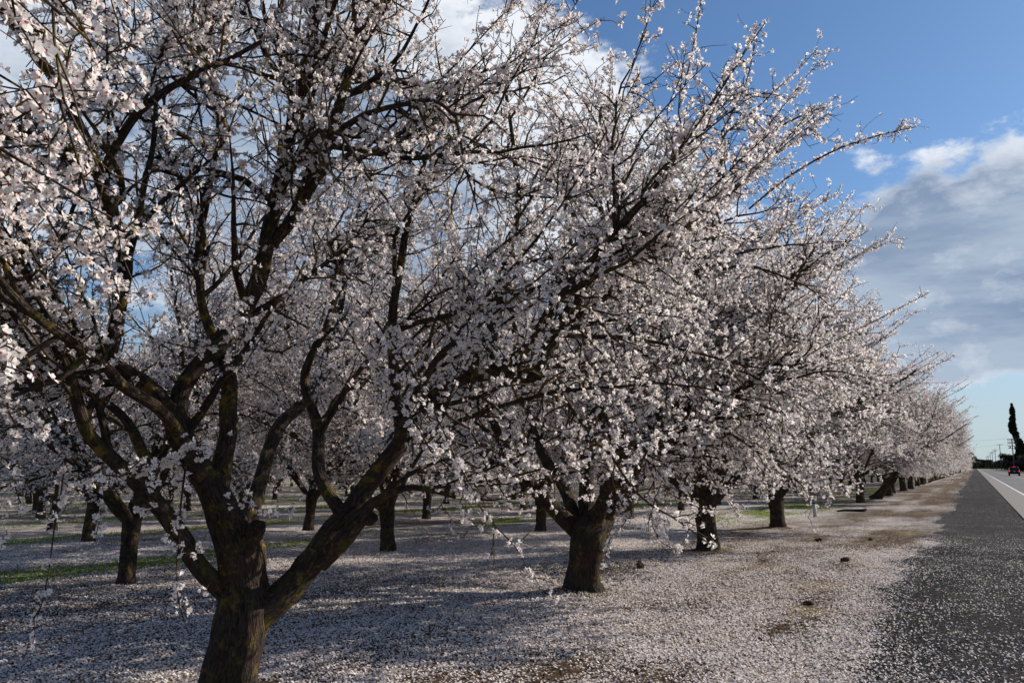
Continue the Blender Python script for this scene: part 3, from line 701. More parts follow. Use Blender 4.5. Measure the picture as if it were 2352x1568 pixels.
g = np.random.default_rng(3)
c0 = float((T1 - np.array((0, 0, EYE))) @ FWD)
t1_trunk = [(519, 1640, c0, 175), (522, 1608, c0, 150), (528, 1560, c0, 130), (543, 1490, c0, 122), (554, 1430, c0, 128), (558, 1385, c0, 122)]
t1_limbs = [
    [(556, 1410, 5.86, 104), (553, 1335, 5.84, 104), (545, 1265, 5.78, 94), (522, 1195, 5.72, 84), (498, 1140, 5.66, 74), (468, 1090, 5.62, 60), (430, 1030, 5.58, 52), (402, 962, 5.56, 50), (370, 922, 5.52, 42), (330, 882, 5.48, 40), (268, 845, 5.4, 38), (208, 807, 5.32, 36), (150, 770, 5.25, 34), (94, 718, 5.18, 30), (40, 660, 5.1, 26), (0, 622, 5.05, 22), (-60, 560, 5.0, 16)],
    [(404, 975, 5.57, 44), (414, 900, 5.6, 42), (452, 845, 5.65, 40), (486, 812, 5.7, 42), (538, 744, 5.8, 42), (572, 690, 5.85, 40), (598, 630, 5.9, 38), (618, 530, 5.95, 36), (640, 430, 6.0, 34), (662, 330, 6.0, 30), (690, 200, 6.0, 26), (720, 60, 6.0, 22), (745, -60, 6.0, 16)],
    [(500, 1150, 5.66, 50), (508, 1080, 5.7, 46), (524, 1000, 5.75, 42), (524, 930, 5.8, 40), (526, 866, 5.85, 34), (503, 805, 5.9, 26), (482, 755, 5.95, 22), (462, 690, 6.0, 20), (458, 560, 6.0, 19), (472, 470, 6.0, 18), (488, 382, 6.0, 16), (514, 285, 6.0, 14), (480, 220, 6.0, 11), (462, 150, 6.0, 9)],
    [(248, 835, 5.36, 32), (257, 790, 5.34, 32), (274, 710, 5.32, 30), (290, 600, 5.3, 26), (262, 510, 5.2, 24), (244, 440, 5.1, 22), (246, 380, 5.0, 20), (275, 322, 4.95, 20), (313, 264, 4.9, 20), (365, 220, 4.9, 17), (417, 187, 4.9, 15), (521, 139, 4.9, 12), (600, 96, 4.9, 9)],
    [(290, 600, 5.3, 22), (312, 520, 5.35, 18), (330, 430, 5.4, 15), (352, 330, 5.4, 12), (360, 200, 5.4, 9)],
    [(552, 1405, 5.86, 76), (530, 1368, 5.84, 58), (498, 1340, 5.75, 50), (454, 1296, 5.62, 43), (411, 1223, 5.5, 42), (363, 1158, 5.4, 40), (309, 1100, 5.3, 38), (262, 1058, 5.2, 34), (205, 1000, 5.1, 30), (180, 935, 5.05, 28), (160, 860, 5.0, 24), (120, 780, 4.9, 20), (90, 690, 4.8, 15), (30, 560, 4.7, 9)],
    [(360, 1160, 5.4, 30), (330, 1050, 5.45, 26), (285, 960, 5.5, 20), (200, 900, 5.5, 16), (90, 860, 5.5, 13), (0, 830, 5.4, 10), (-80, 810, 5.4, 7)],
    [(556, 1450, 5.88, 96), (585, 1412, 5.88, 92), (635, 1378, 5.92, 74), (690, 1325, 5.98, 62), (734, 1265, 6.04, 58), (768, 1212, 6.1, 50), (801, 1180, 6.14, 50), (838, 1122, 6.2, 46), (880, 1070, 6.25, 44), (915, 1025, 6.3, 42), (924, 990, 6.3, 34), (908, 890, 6.3, 26), (901, 760, 6.3, 22), (905, 690, 6.3, 20), (920, 610, 6.3, 18), (935, 520, 6.3, 15), (965, 410, 6.25, 12), (1000, 280, 6.2, 8)],
    [(912, 1030, 6.3, 36), (955, 955, 6.35, 34), (1010, 900, 6.4, 34), (1060, 868, 6.4, 34), (1130, 858, 6.4, 32), (1185, 861, 6.4, 30), (1222, 862, 6.4, 30), (1250, 815, 6.4, 26), (1272, 770, 6.4, 25), (1315, 699, 6.45, 24), (1365, 622, 6.5, 22), (1411, 572, 6.5, 19), (1455, 545, 6.5, 15), (1535, 545, 6.5, 11), (1620, 500, 6.5, 7)],
    [(1122, 860, 6.4, 30), (1129, 820, 6.4, 28), (1131, 760, 6.4, 26), (1153, 672, 6.4, 24), (1172, 564, 6.4, 18), (1190, 470, 6.4, 14), (1180, 340, 6.4, 10), (1160, 200, 6.3, 7)],
    [(1215, 862, 6.4, 20), (1270, 872, 6.35, 12), (1322, 900, 6.3, 6)],
    [(735, 1290, 6.0, 44), (790, 1240, 5.95, 42), (832, 1185, 5.9, 36), (862, 1150, 5.85, 20), (933, 1121, 5.8, 14), (991, 1125, 5.75, 12), (1045, 1142, 5.7, 7)],
    [(622, 560, 5.95, 30), (668, 505, 5.95, 27), (700, 430, 5.9, 26), (740, 330, 5.85, 24), (775, 250, 5.8, 22), (800, 180, 5.8, 21), (840, 90, 5.75, 18), (885, 22, 5.7, 15), (940, -60, 5.7, 10)],
    [(696, 440, 5.9, 22), (750, 388, 5.9, 20), (800, 362, 5.85, 18), (860, 348, 5.8, 17), (930, 345, 5.8, 15), (1000, 370, 5.8, 10), (1070, 380, 5.75, 6)],
    [(585, 1350, 5.9, 50), (588, 1260, 6.1, 44), (572, 1205, 6.3, 40), (600, 1100, 6.7, 34), (640, 980, 7.1, 30), (720, 900, 7.6, 24), (770, 760, 8.0, 18), (800, 600, 8.3, 10)],
    [(548, 1275, 5.76, 62), (574, 1240, 5.70, 46), (590, 1212, 5.66, 42), (593, 1202, 5.65, 34)],
    [(832, 1185, 5.95, 36), (852, 1192, 5.9, 30), (860, 1186, 5.88, 22)],
    [(790, 1190, 6.1, 34), (735, 1090, 6.4, 30), (730, 980, 6.8, 26), (700, 860, 7.0, 20), (760, 720, 7.2, 14), (780, 560, 7.2, 8)],
]
toward = []
for (st_, d_, L_) in (((430, 1030, 5.58), (.6, -.9, .5), 2.6), ((668, 505, 5.95), (.9, -.35, .35), 2.2), ((290, 600, 5.3), (.5, -.8, .45), 2.4), ((1130, 858, 6.4), (.8, -.4, .25), 2.0), ((915, 1025, 6.3), (.5, -.7, .1), 1.8)):
    toward.append(wander(g, at(*st_), np.array(d_), L_, .045, .012, 8, .12, .03))
T1_HANG = [
    [(150, 1060, 4.5, 7), (140, 1130, 4.4, 6), (125, 1210, 4.4, 6), (115, 1290, 4.4, 5), (98, 1380, 4.4, 5), (66, 1470, 4.4, 4)],
    [(428, 1060, 4.7, 9), (415, 1160, 4.6, 8), (412, 1240, 4.6, 7), (405, 1310, 4.6, 6), (412, 1390, 4.6, 5), (430, 1445, 4.6, 4)],
    [(40, 1060, 4.1, 6), (30, 1130, 4.0, 5), (20, 1200, 4.0, 5), (2, 1260, 4.0, 4)],
    [(250, 1100, 4.6, 7), (330, 1075, 4.5, 6), (420, 1040, 4.5, 5), (500, 1000, 4.5, 4)],
    [(1040, 1040, 5.4, 9), (1070, 1110, 5.3, 8), (1100, 1160, 5.3, 7), (1140, 1210, 5.3, 6), (1180, 1250, 5.3, 5), (1215, 1310, 5.3, 4), (1240, 1345, 5.3, 3)],
    [(1045, 1110, 5.6, 8), (1062, 1160, 5.6, 7), (1070, 1200, 5.6, 6), (1082, 1240, 5.6, 5)],
    [(820, 690, 5.2, 10), (880, 760, 4.8, 9), (950, 860, 4.4, 8), (1005, 960, 4.2, 7), (1050, 1060, 4.1, 6), (1090, 1130, 4.1, 5)],
    [(850, 820, 5.0, 8), (900, 900, 4.7, 7), (960, 980, 4.5, 6), (1000, 1060, 4.4, 5)],
    [(-60, -60, 2.9, 16), (60, 60, 2.6, 14), (120, 190, 2.5, 12), (165, 320, 2.5, 11), (195, 430, 2.6, 10), (235, 560, 2.8, 8), (275, 680, 3.0, 6)],
    [(-60, 330, 2.6, 12), (60, 260, 2.4, 11), (165, 190, 2.3, 9), (270, 110, 2.3, 7), (350, 30, 2.4, 6)],
    [(-60, 520, 2.8, 12), (40, 500, 2.6, 10), (130, 440, 2.6, 8), (200, 400, 2.7, 6)],
    [(100, -60, 3.0, 12), (180, 60, 3.0, 10), (280, 150, 3.1, 8), (380, 260, 3.2, 6)],
    [(560, 690, 4.6, 9), (520, 760, 4.3, 8), (470, 800, 4.2, 7), (400, 790, 4.2, 6), (330, 770, 4.3, 5)],
    [(700, 600, 4.8, 9), (660, 690, 4.5, 7), (610, 760, 4.4, 6), (560, 840, 4.4, 5)],
    [(200, 1100, 4.3, 7), (250, 1110, 4.2, 6), (310, 1070, 4.2, 5), (380, 1080, 4.2, 4)],
    [(690, 1140, 5.2, 7), (650, 1180, 5.1, 6), (600, 1170, 5.1, 5), (560, 1130, 5.1, 4)],
]
T2_HANG = [
    [(1495, 1020, 10.2, 8), (1507, 1090, 10.2, 7), (1510, 1150, 10.2, 6), (1503, 1205, 10.2, 5), (1512, 1235, 10.2, 4)],
    [(1540, 1000, 10.4, 8), (1600, 1060, 10.3, 7), (1660, 1130, 10.2, 6), (1700, 1190, 10.2, 4)],
    [(1220, 1020, 10, 8), (1190, 1090, 9.9, 7), (1150, 1150, 9.8, 5)],
    [(1420, 1140, 10.2, 8), (1440, 1190, 10.1, 6), (1400, 1240, 10.1, 5), (1385, 1310, 10.1, 4)],
    [(1500, 1110, 10.6, 8), (1570, 1150, 10.4, 7), (1640, 1180, 10.4, 5)],
    [(1660, 300, 9.5, 9), (1710, 200, 9.3, 8), (1730, 120, 9.2, 6), (1742, 72, 9.1, 4)],
    [(1560, 250, 9.2, 9), (1590, 120, 9.1, 8), (1610, 0, 9, 7), (1615, -80, 9, 5)],
    [(1720, 480, 10, 11), (1820, 400, 9.7, 10), (1930, 340, 9.4, 9), (2030, 308, 9.1, 7), (2102, 292, 9, 4)],
    [(1700, 380, 10, 10), (1780, 300, 9.8, 9), (1850, 262, 9.6, 8), (1900, 245, 9.5, 5)],
    [(1600, 300, 10, 10), (1680, 230, 9.8, 9), (1760, 215, 9.7, 7), (1812, 228, 9.6, 4)],
]
def not_at_lens(p):
    d = p - (np.array((0, 0, EYE)) - T1)
    z = d @ FWD; lowin = (np.hypot(p[:, :, 0], p[:, :, 1]).min(1) < 1.05) & (p[:, :, 2].min(1) < 1.75)
    return (z.min(1) > 1.5) & ~lowin
hero('almond_tree', 'nearest almond tree, thick dark trunk forking low, filling the left foreground', T1, t1_trunk, t1_limbs, toward, 21,
     hi=True, dens=.9, shoots=110, shoot_bias=(.3, -.2, .3), top=8.0, low=1.05, l2s=.28, reach=4.4, skirt=12, fsize=.0192, keepout=not_at_lens, mult=1.15, shsp=.026,
     hang=relative([V3([(x, y, c, w_ * .55) for x, y, c, w_ in l]) for l in T1_HANG], T1))

c2 = float((T2 - np.array((0, 0, EYE))) @ FWD)
t2_trunk = [(1337, 1374, c2, 128), (1337, 1353, c2, 97), (1338, 1325, c2, 76), (1346, 1285, c2, 74), (1352, 1250, c2, 86), (1356, 1225, c2, 84)]
t2_limbs = [
    [(1346, 1252, 11.1, 60), (1330, 1222, 11.1, 46), (1307, 1201, 11.0, 38), (1264, 1158, 10.9, 34), (1235, 1130, 10.8, 30), (1190, 1075, 10.6, 26), (1150, 1010, 10.4, 22), (1120, 920, 10.2, 18), (1090, 800, 10.1, 14), (1040, 660, 10, 9)],
    [(1356, 1225, 11.1, 84), (1380, 1190, 11.1, 62), (1402, 1155, 11.1, 48), (1425, 1115, 11.0, 44), (1450, 1075, 11.0, 46), (1478, 1030, 11.0, 50), (1520, 990, 11, 40), (1578, 955, 11, 32), (1640, 900, 11, 24), (1700, 820, 11, 19), (1770, 720, 11, 14), (1830, 620, 11, 9)],
    [(1470, 1040, 11, 34), (1498, 985, 11.1, 32), (1518, 945, 11.1, 28), (1530, 870, 11.2, 22), (1535, 780, 11.2, 19), (1580, 650, 11.2, 16), (1640, 500, 11.2, 12), (1690, 360, 11.2, 8)],
    [(1352, 1210, 11.2, 46), (1348, 1130, 11.4, 34), (1352, 1040, 11.6, 28), (1362, 930, 11.8, 24), (1350, 800, 11.9, 20), (1320, 640, 12, 16), (1300, 480, 12, 12), (1290, 330, 12, 8)],
    [(1352, 1060, 11.6, 24), (1400, 960, 12, 22), (1460, 850, 12.3, 19), (1490, 700, 12.5, 15), (1500, 500, 12.6, 10)],
    [(1330, 1230, 11.1, 36), (1300, 1130, 11.6, 28), (1240, 1030, 12.2, 23), (1200, 900, 12.6, 19), (1180, 740, 12.8, 14), (1160, 560, 12.9, 9)],
    [(1360, 1215, 11.0, 38), (1390, 1140, 10.5, 30), (1440, 1010, 10.0, 26), (1460, 860, 9.6, 22), (1440, 720, 9.3, 18), (1400, 570, 9.1, 14), (1370, 400, 9.0, 10), (1380, 250, 9, 7)],
    [(1395, 1150, 10.6, 24), (1480, 1050, 10.2, 20), (1600, 960, 9.8, 17), (1720, 880, 9.5, 13), (1820, 810, 9.3, 8)],
    [(1450, 1075, 11.0, 30), (1500, 960, 10.7, 27), (1560, 800, 10.4, 22), (1600, 640, 10.2, 17), (1640, 480, 10, 13), (1660, 300, 10, 8)],
    [(1262, 1160, 10.9, 22), (1210, 1090, 11.3, 19), (1110, 1040, 11.6, 16), (1020, 960, 11.9, 12), (940, 860, 12, 8)],
]
hero('almond_tree', 'second almond tree along the road, stout twisted trunk standing clear in the picture centre', T2, t2_trunk, t2_limbs, [], 33, lead=1,
     hi=True, dens=1.05, shoots=340, shoot_bias=(.8, .15, .32), top=8.2, low=.75, l2s=.21, reach=4.05, skirt=60, fsize=.0200, mult=1.2, diag=(cy_, sy_, 8.9, .88),
     hang=relative([V3([(x, y, c, w_ * .42) for x, y, c, w_ in l]) for l in T2_HANG], T2))

# ------------------------------------------------------------------ generic almond trees
def generic_parts(seed, lean=(0, 0), nsc=5, dens=1.0, trunk_pts=None, height=1.0, shoot_bias=(0, 0, .25), azs=None, lod=0, r=None, spread=1.0, nsh=110, reach=3.9, diag=None):
    g = np.random.default_rng(seed)
    fh = g.uniform(.78, .95); r = g.uniform(.112, .140) if r is None else r
    if trunk_pts is None:
        lx, ly = lean
        trunk_pts = ([(0, 0, -.12), (0, 0, 0), (.01 + lx * .1, ly * .1, .18), (lx * .5 + g.normal(0, .01), ly * .5, fh * .55), (lx, ly, fh), (lx, ly, fh + .12)],
                     [r * 1.45, r * 1.22, r * 1.02, r * .96, r * 1.12, r * .8])
    top = np.array(trunk_pts[0][-2])
    limbs = []; a0 = g.uniform(0, 6.28)
    for k in range(nsc):
        a = (a0 + k * 2 * math.pi / nsc + g.normal(0, .25)) if azs is None else azs[k]; el = R(g.uniform(38, 58))
        d = np.array([math.cos(a) * math.cos(el), math.sin(a) * math.cos(el), math.sin(el)])
        p, rr = wander(g, top - np.array([0, 0, .1]) + d * .02, d, g.uniform(2.0, 2.8) * spread, r * .55, r * .28, 6, .13, .035)
        rr = np.linspace(r * .58, r * .26, len(rr)); limbs.append((p, rr))
        for q in range(3):
            b = (p[-1] - p[-2]); b = b / np.linalg.norm(b); aa = a + g.normal(0, .7); 
            d2 = b * .8 + np.array([math.cos(aa), math.sin(aa), 0]) * (.9 if q == 0 else .45) + np.array([0, 0, (.1, .55, 1.0)[q]])
            st = p[-1] if q < 2 else p[3]
            L = (2.3 * spread, 2.8 * spread, 3.6)[q] * g.uniform(.8, 1.1) * height
            pp, r2 = wander(g, st, d2, L, r * .26, .018, 9, .11, .02); limbs.append((pp, r2))
    lead = (np.concatenate([np.array(trunk_pts[0])[:-1], limbs[0][0][1:]]), list(trunk_pts[1])[:-1] + list(limbs[0][1][1:]))
    me_tr = limb_mesh('trunk', [lead] , 20, g, .06, M['bark'], .05)
    me_lb = limb_mesh('limbs', limbs[1:], 9 if not lod else 6, g, .06, M['limb'], .12 if not lod else .3)
    b, t, f, n = crown(g, limbs, (0, 0), hi=False, dens=dens * (.85 if not lod else .42), shoots=nsh if not lod else 80, skirt=40 if nsh < 120 else 75, reach=reach, diag=diag, shoot_bias=shoot_bias, top=7.4, low=.8 if nsh < 120 else 1.0, l2s=.22 if not lod else .24, fsize=.0212 if not lod else .042, l3s=.11 if not lod else .17, mult=1.2, lod=lod)
    print('generic', seed, n)
    return [('trunk', me_tr), ('branches', merge([me_lb, b, t], [M['limb'], M['limb'], M['twig']])), ('blossoms', f)]
def merge(ms, mats):
    Vs, Fs, Mi, Bs, n = [], {}, {}, [], 0
    for k, me in enumerate(ms):
        v = np.empty(len(me.vertices) * 3, np.float32); me.vertices.foreach_get('co', v); Vs.append(v.reshape(-1, 3))
        li = np.empty(len(me.loops), np.int32); me.loops.foreach_get('vertex_index', li); st = np.empty(len(me.polygons), np.int32); tt = st.copy()
        me.polygons.foreach_get('loop_start', st); me.polygons.foreach_get('loop_total', tt)
        for c in (3, 4):
            q = st[tt == c]
            if len(q): Fs.setdefault(c, []).append(li[q[:, None] + np.arange(c)] + n); Mi.setdefault(c, []).append(np.full(len(q), min(k // 2, 1)))
        if 'bark' in me.attributes: b_ = np.empty(len(me.vertices) * 3, np.float32); me.attributes['bark'].data.foreach_get('vector', b_); Bs.append(b_)
        else: Bs.append(np.zeros(len(me.vertices) * 3, np.float32))
        n += len(me.vertices); bpy.data.meshes.remove(me)
    ks = sorted(Fs)
    return mesh_np('branches', np.concatenate(Vs), [np.concatenate(Fs[c]) for c in ks], [M['limb'], M['twig']], np.concatenate([np.concatenate(Mi[c]) for c in ks]), attrs={'bark': ('FLOAT_VECTOR', np.concatenate(Bs))})
def place(parts, x, y, rz, sc, label):
    o = empty('almond_tree', (x, y, 0), rz); o.scale = (sc, sc, sc)
    tag(o, label, 'almond tree', GROUP)
    for n_, me in parts: link(n_, me, o)
    return o
ORD = ['zeroth', 'first', 'second', 'third', 'fourth', 'fifth', 'sixth', 'seventh', 'eighth', 'ninth', 'tenth', 'eleventh', 'twelfth', 'thirteenth', 'fourteenth', 'fifteenth', 'sixteenth', 'seventeenth', 'eighteenth', 'nineteenth', 'twentieth']
VAR = [generic_parts(100 + k, lean=((k % 3 - 1) * .06, (k % 2) * .05), nsc=4 + k % 2) for k in range(4)]
LOW = [generic_parts(150 + k, lean=((k % 3 - 1) * .06, (k % 2) * .05), nsc=4 + k % 2, lod=1) for k in range(3)]
g3 = generic_parts(203, (-.03, 0), 5, 1.15, shoot_bias=(1.3, -.1, .2), r=.2, spread=1.12, nsh=260, reach=4.25, diag=(1, 0, 8.9, .85))
g4 = generic_parts(204, (.02, 0), 4, 1.15, shoot_bias=(1.3, -.1, .2), r=.195, spread=1.12, nsh=260, reach=4.25, diag=(1, 0, 8.9, .85), azs=[.2, 3.0, 1.7, 4.6])
place(g3, T3[0], T3[1], 0, 1.0, 'third almond tree along the road, sturdy straight trunk behind the stout twisted one')
place(g4, T4[0], T4[1], 0, 1.0, 'fourth almond tree along the road, Y-shaped trunk beside the short white post')
g5 = generic_parts(205, (0, 0), 5, 1.15, trunk_pts=([(0, 0, -.1), (0, 0, 0), (0, 0, .3), (.02, 0, .8), (0, 0, 1.25), (0, 0, 1.4)], [.27, .22, .17, .16, .17, .13]), shoot_bias=(1.2, 0, .2), spread=1.1, nsh=230, reach=4.2)
place(g5, T5[0], T5[1], 0, 1.0, 'fifth almond tree along the road, slim straight upright trunk past the white post')
g6 = generic_parts(206, (0, 0), 5, 1.15, trunk_pts=([(-.15, 0, -.12), (0, 0, 0), (.22, .05, .28), (.55, .1, .75), (.85, .1, 1.0), (1.0, .1, 1.15)], [.34, .28, .21, .19, .19, .14]), shoot_bias=(1.0, 0, .2), spread=1.0, nsh=200, reach=4.2)
place(g6, T6[0], T6[1], 0, 1.0, 'sixth almond tree along the road, trunk leaning steeply towards the road')

g = np.random.default_rng(77)
trees = []                 # (row, k, x, y)
for r_ in range(0, 22):
    x = X0 - HX * r_
    for k in range(-3, 60):
        y = Y0 + HY * k + (HY / 2 if r_ % 2 else 0)
        if r_ == 0 and k in (0, 1, 2, 3, 4, 5, 6, 7): continue      # built above; two gaps beside the post
        d = math.hypot(x, y); a = math.degrees(math.atan2(-x, y))   # degrees left of the road
        if y < -6: continue
        if a > 64 and d > 9: continue
        lim = 330 if r_ == 0 else (190 if r_ < 3 else (110 if r_ < 6 else 88))
        if d > lim: continue
        if d < 3: continue
        trees.append((r_, k, x, y, d, a))
print('trees', len(trees))
cnt = {}
rows = sorted(trees, key=lambda q: (q[0], q[3]))
for (r_, k, x, y, d, a) in rows:
    inview = a < 60 and y > 0
    if inview: cnt[r_] = cnt.get(r_, 6 if r_ == 0 else 0) + 1
    c_ = cnt.get(r_, 0)
    if not inview: lab = 'almond tree at the left edge, only outer blossoming branches reaching into the picture'
    elif r_ == 0 and c_ <= 12: lab = '%s almond tree along the roadside row, counted from the nearest trunk' % ORD[c_]
    elif 0 < r_ < 6 and c_ <= 10: lab = 'blossoming almond tree, %s from the left in the %s row behind the roadside trees' % (ORD[c_], ORD[r_])
    elif r_ == 0: lab = 'distant white-crowned almond tree far along the road in the roadside row'
    else: lab = 'distant almond tree deep in the orchard, trunk glimpsed small between nearer ones'
    jx, jy = g.normal(0, .12), g.normal(0, .2)
    if r_ == 1 and c_ == 1 and inview: p = on_ground(289, 1337); x, y, jx, jy = p[0], p[1], 0, 0
    if r_ == 2 and c_ == 1 and inview: p = on_ground(203, 1243); x, y, jx, jy = p[0], p[1], 0, 0
    if r_ == 0 and 0 < d < 90: place((g3, g4)[k % 2], x + jx, y + jy, g.normal(0, .25), g.uniform(.98, 1.06), lab)
    else: place(VAR[g.integers(len(VAR))] if d < 38 else LOW[g.integers(len(LOW))], x + jx, y + jy, g.uniform(0, 6.28), g.uniform(.92, 1.06), lab)

# ------------------------------------------------------------------ small things on the orchard floor
m, nt = mat('pipe_plastic'); M['pipe'] = m
pos = nt.add('ShaderNodeNewGeometry').outputs['Position']
principled(nt, nt.mix(nt.ramp(nt.noise(pos, 12, 5, .7), .5, .7), (.42, .42, .44), (.22, .20, .18)), .6)
m, nt = mat('pipe_cap'); M['cap'] = m; principled(nt, (.03, .035, .045), .6)
p = on_ground(1872, 1187)
po = empty('marker_post', tuple(p)); tag(po, 'short pale grey pipe post with dark cap standing in the gap between trees', 'post')
q = MB(); q.cyl((0, 0, -.1), (0, 0, .43), .058, .058, 16); q.build('pipe', M['pipe'], po, True)
q = MB(); q.cyl((0, 0, .43), (0, 0, .47), .066, .066, 16); q.cyl((0, 0, .47), (0, 0, .485), .066, .05, 16); q.build('cap', M['cap'], po)

m, nt = mat('clod_earth'); M['clod'] = m
pos = nt.add('ShaderNodeNewGeometry').outputs['Position']; nz = nt.noise(pos, 30, 5, .7)
principled(nt, nt.mix(nz, (.025, .017, .012), (.10, .066, .042)), .95, bump(nt, nz, .02, .8), .1)
def clod(vx, vy, wpx, hpx, label, seed):
    g = np.random.default_rng(seed); p = on_ground(vx, vy); c_ = float((p - np.array((0, 0, EYE))) @ FWD)
    w_ = wpx * c_ / FV / 2; h_ = hpx * c_ / FV
    import bmesh
    bm = bmesh.new(); bmesh.ops.create_icosphere(bm, subdivisions=3, radius=1)
    ph = g.uniform(0, 6, 9)
    for v in bm.verts:
        c = v.co.copy(); k = 1 + .14 * math.sin(3 * c.x + ph[0]) + .13 * math.sin(4 * c.y + ph[1]) + .10 * math.sin(5 * c.z + ph[2]) + .07 * math.sin(9 * c.x + 7 * c.y + ph[3])
        v.co = Vector((c.x * w_ * k, c.y * w_ * .8 * k, (c.z * .62 + .38) * h_ * k))
    me = bpy.data.meshes.new('clod'); bm.to_mesh(me); bm.free(); me.materials.append(M['clod'])
    for f in me.polygons: f.use_smooth = True
    o = link('clod', me); o.location = (p[0], p[1], float(ground_z(p[0], p[1])) - h_ * .1); tag(o, label, 'clod', 'clods of dark earth lying on the petals')
clod(1471, 1303, 17, 20, 'upright dark clod on the petals right of the stout twisted trunk', 1)
clod(1746, 1466, 10, 7, 'small dark clod beside the bright drift of petals in the foreground', 2)
clod(1941, 1293, 20, 10, 'flat dark clod lying near the edge of the gravel, nearer of two', 3)
clod(1880, 1241 + 1, 14, 7, 'low dark clod on tan ground well left of the gravel', 4)
clod(1857, 1384, 24, 10, 'low wide dark clod halfway between foreground drift and gravel edge', 5)
clod(2000, 1242, 9, 5, 'tiny dark clod out on the tan ground by the gravel', 6)
m, nt = mat('weathered_wood'); M['wood'] = m
pos = nt.add('ShaderNodeNewGeometry').outputs['Position']
principled(nt, nt.mix(nt.noise(pos, 18, 5, .7), (.035, .026, .02), (.15, .115, .085)), .9)
# piece of cut branch lying beyond the post
p = on_ground(1960, 1175)
g_ = np.random.default_rng(8)
pts = [(-.55, .1, .02), (-.3, .0, .06), (0, .06, .05), (.3, -.05, .05), (.45, -.02, .10)]
o = link('cut_branch', limb_mesh('cut_branch', [(pts, [.03, .045, .05, .06, .045])], 12, g_, .08, M['bark'], .06)); o.location = (p[0], p[1], 0); o.rotation_euler = (0, 0, R(25))
tag(o, 'dark cut branch lying on the ground before the slim straight trunk', 'branch')

# ------------------------------------------------------------------ utility poles
m, nt = mat('pole_wood'); M['pole'] = m
pos = nt.add('ShaderNodeNewGeometry').outputs['Position']
principled(nt, nt.mix(nt.noise(pos, 3, 5, .6), (.06, .055, .052), (.13, .115, .105)), .9)
m, nt = mat('insulator'); M['ins'] = m; principled(nt, (.25, .27, .28), .3)
m, nt = mat('metal_grey'); M['metal'] = m; principled(nt, (.10, .11, .12), .5, None, .5)
PX = 12.2
def pole_at(vx, vtop):
    """stand a pole on the line X = PX where it is seen at column vx, as tall as it is seen"""
    lo, hi_ = 60., 4000.
    for _ in range(60):
        y = (lo + hi_) / 2; d = np.array((PX, y, 8.)) - np.array((0, 0, EYE)); u = 1176 + FV * (d @ RIGHT) / (d @ FWD)
        if u > vx: lo = y
        else: hi_ = y
    lo2, hi2 = 3., 40.
    for _ in range(50):
        h = (lo2 + hi2) / 2; d = np.array((PX, y, h)) - np.array((0, 0, EYE)); v = 784 - FV * (d @ UP) / (d @ FWD)
        if v > vtop: lo2 = h
        else: hi2 = h
    return y, h
tops = [(2326, 1007, 3), (2298, 1020, 1), (2286.5, 1032, 2), (2280, 1037, 1.5), (2275.5, 1041, 1), (2270.5, 1046, 2), (2266.5, 1049, 1)]
pole_tops = []
for i, (vx, vt, arms) in enumerate(tops):
    y, h = pole_at(vx, vt); h = min(max(h, 9), 18)
    lab = ['utility pole with six stacked crossarms before the tall dark conifer', 'slim grey utility pole with one crossarm, second along the road', 'utility pole with two crossarms, third along the road', 'utility pole with two crossarms, fourth along the road',
           'utility pole with one crossarm, fifth along the road', 'utility pole with two crossarms, sixth along the road', 'faint small utility pole, seventh along the road'][i]
    root = empty('utility_pole', (PX, y, 0)); tag(root, lab, 'utility pole', 'utility poles lining the far side of the road')
    q = MB(); q.cyl((0, 0, -.5), (0, 0, h), .24 if i == 0 else .20, .16, 10); q.build('pole', M['pole'], root, True)
    zs = {3: [h - .15, h - .6, h - 1.3, h - 1.7, h - 2.6, h - 3.4], 1: [h - .15], 2: [h - .2, h - 1.1], 1.5: [h - .15, h - .8]}[arms]
    for zi, z in enumerate(zs):
        hw = 1.45 if arms == 3 else 1.3
        q = MB(); q.box(-hw, hw, -.17 if zi % 2 == 0 else .14, -.05 if zi % 2 == 0 else .26, z - .09, z + .09); arm = q.build('crossarm', M['pole'], root)
        q = MB()
        for xx in (-hw + .1, -hw * .45, hw * .45, hw - .1): q.cyl((xx, -.1 if zi % 2 == 0 else .2, z + .06), (xx, -.1 if zi % 2 == 0 else .2, z + .2), .035, .05, 8)
        q.build('insulator', M['ins'], arm)
    if arms == 3:
        for xx in (-.75, .8):
            q = MB(); q.cyl((xx, -.35, h - 3.35), (xx, -.35, h - 2.65), .2, .2, 12); q.cyl((xx, -.35, h - 2.65), (xx, -.35, h - 2.55), .2, .12, 12); q.build('transformer', M['metal'], root, True)
    print('pole', i, y, h); pole_tops.append((y, h))
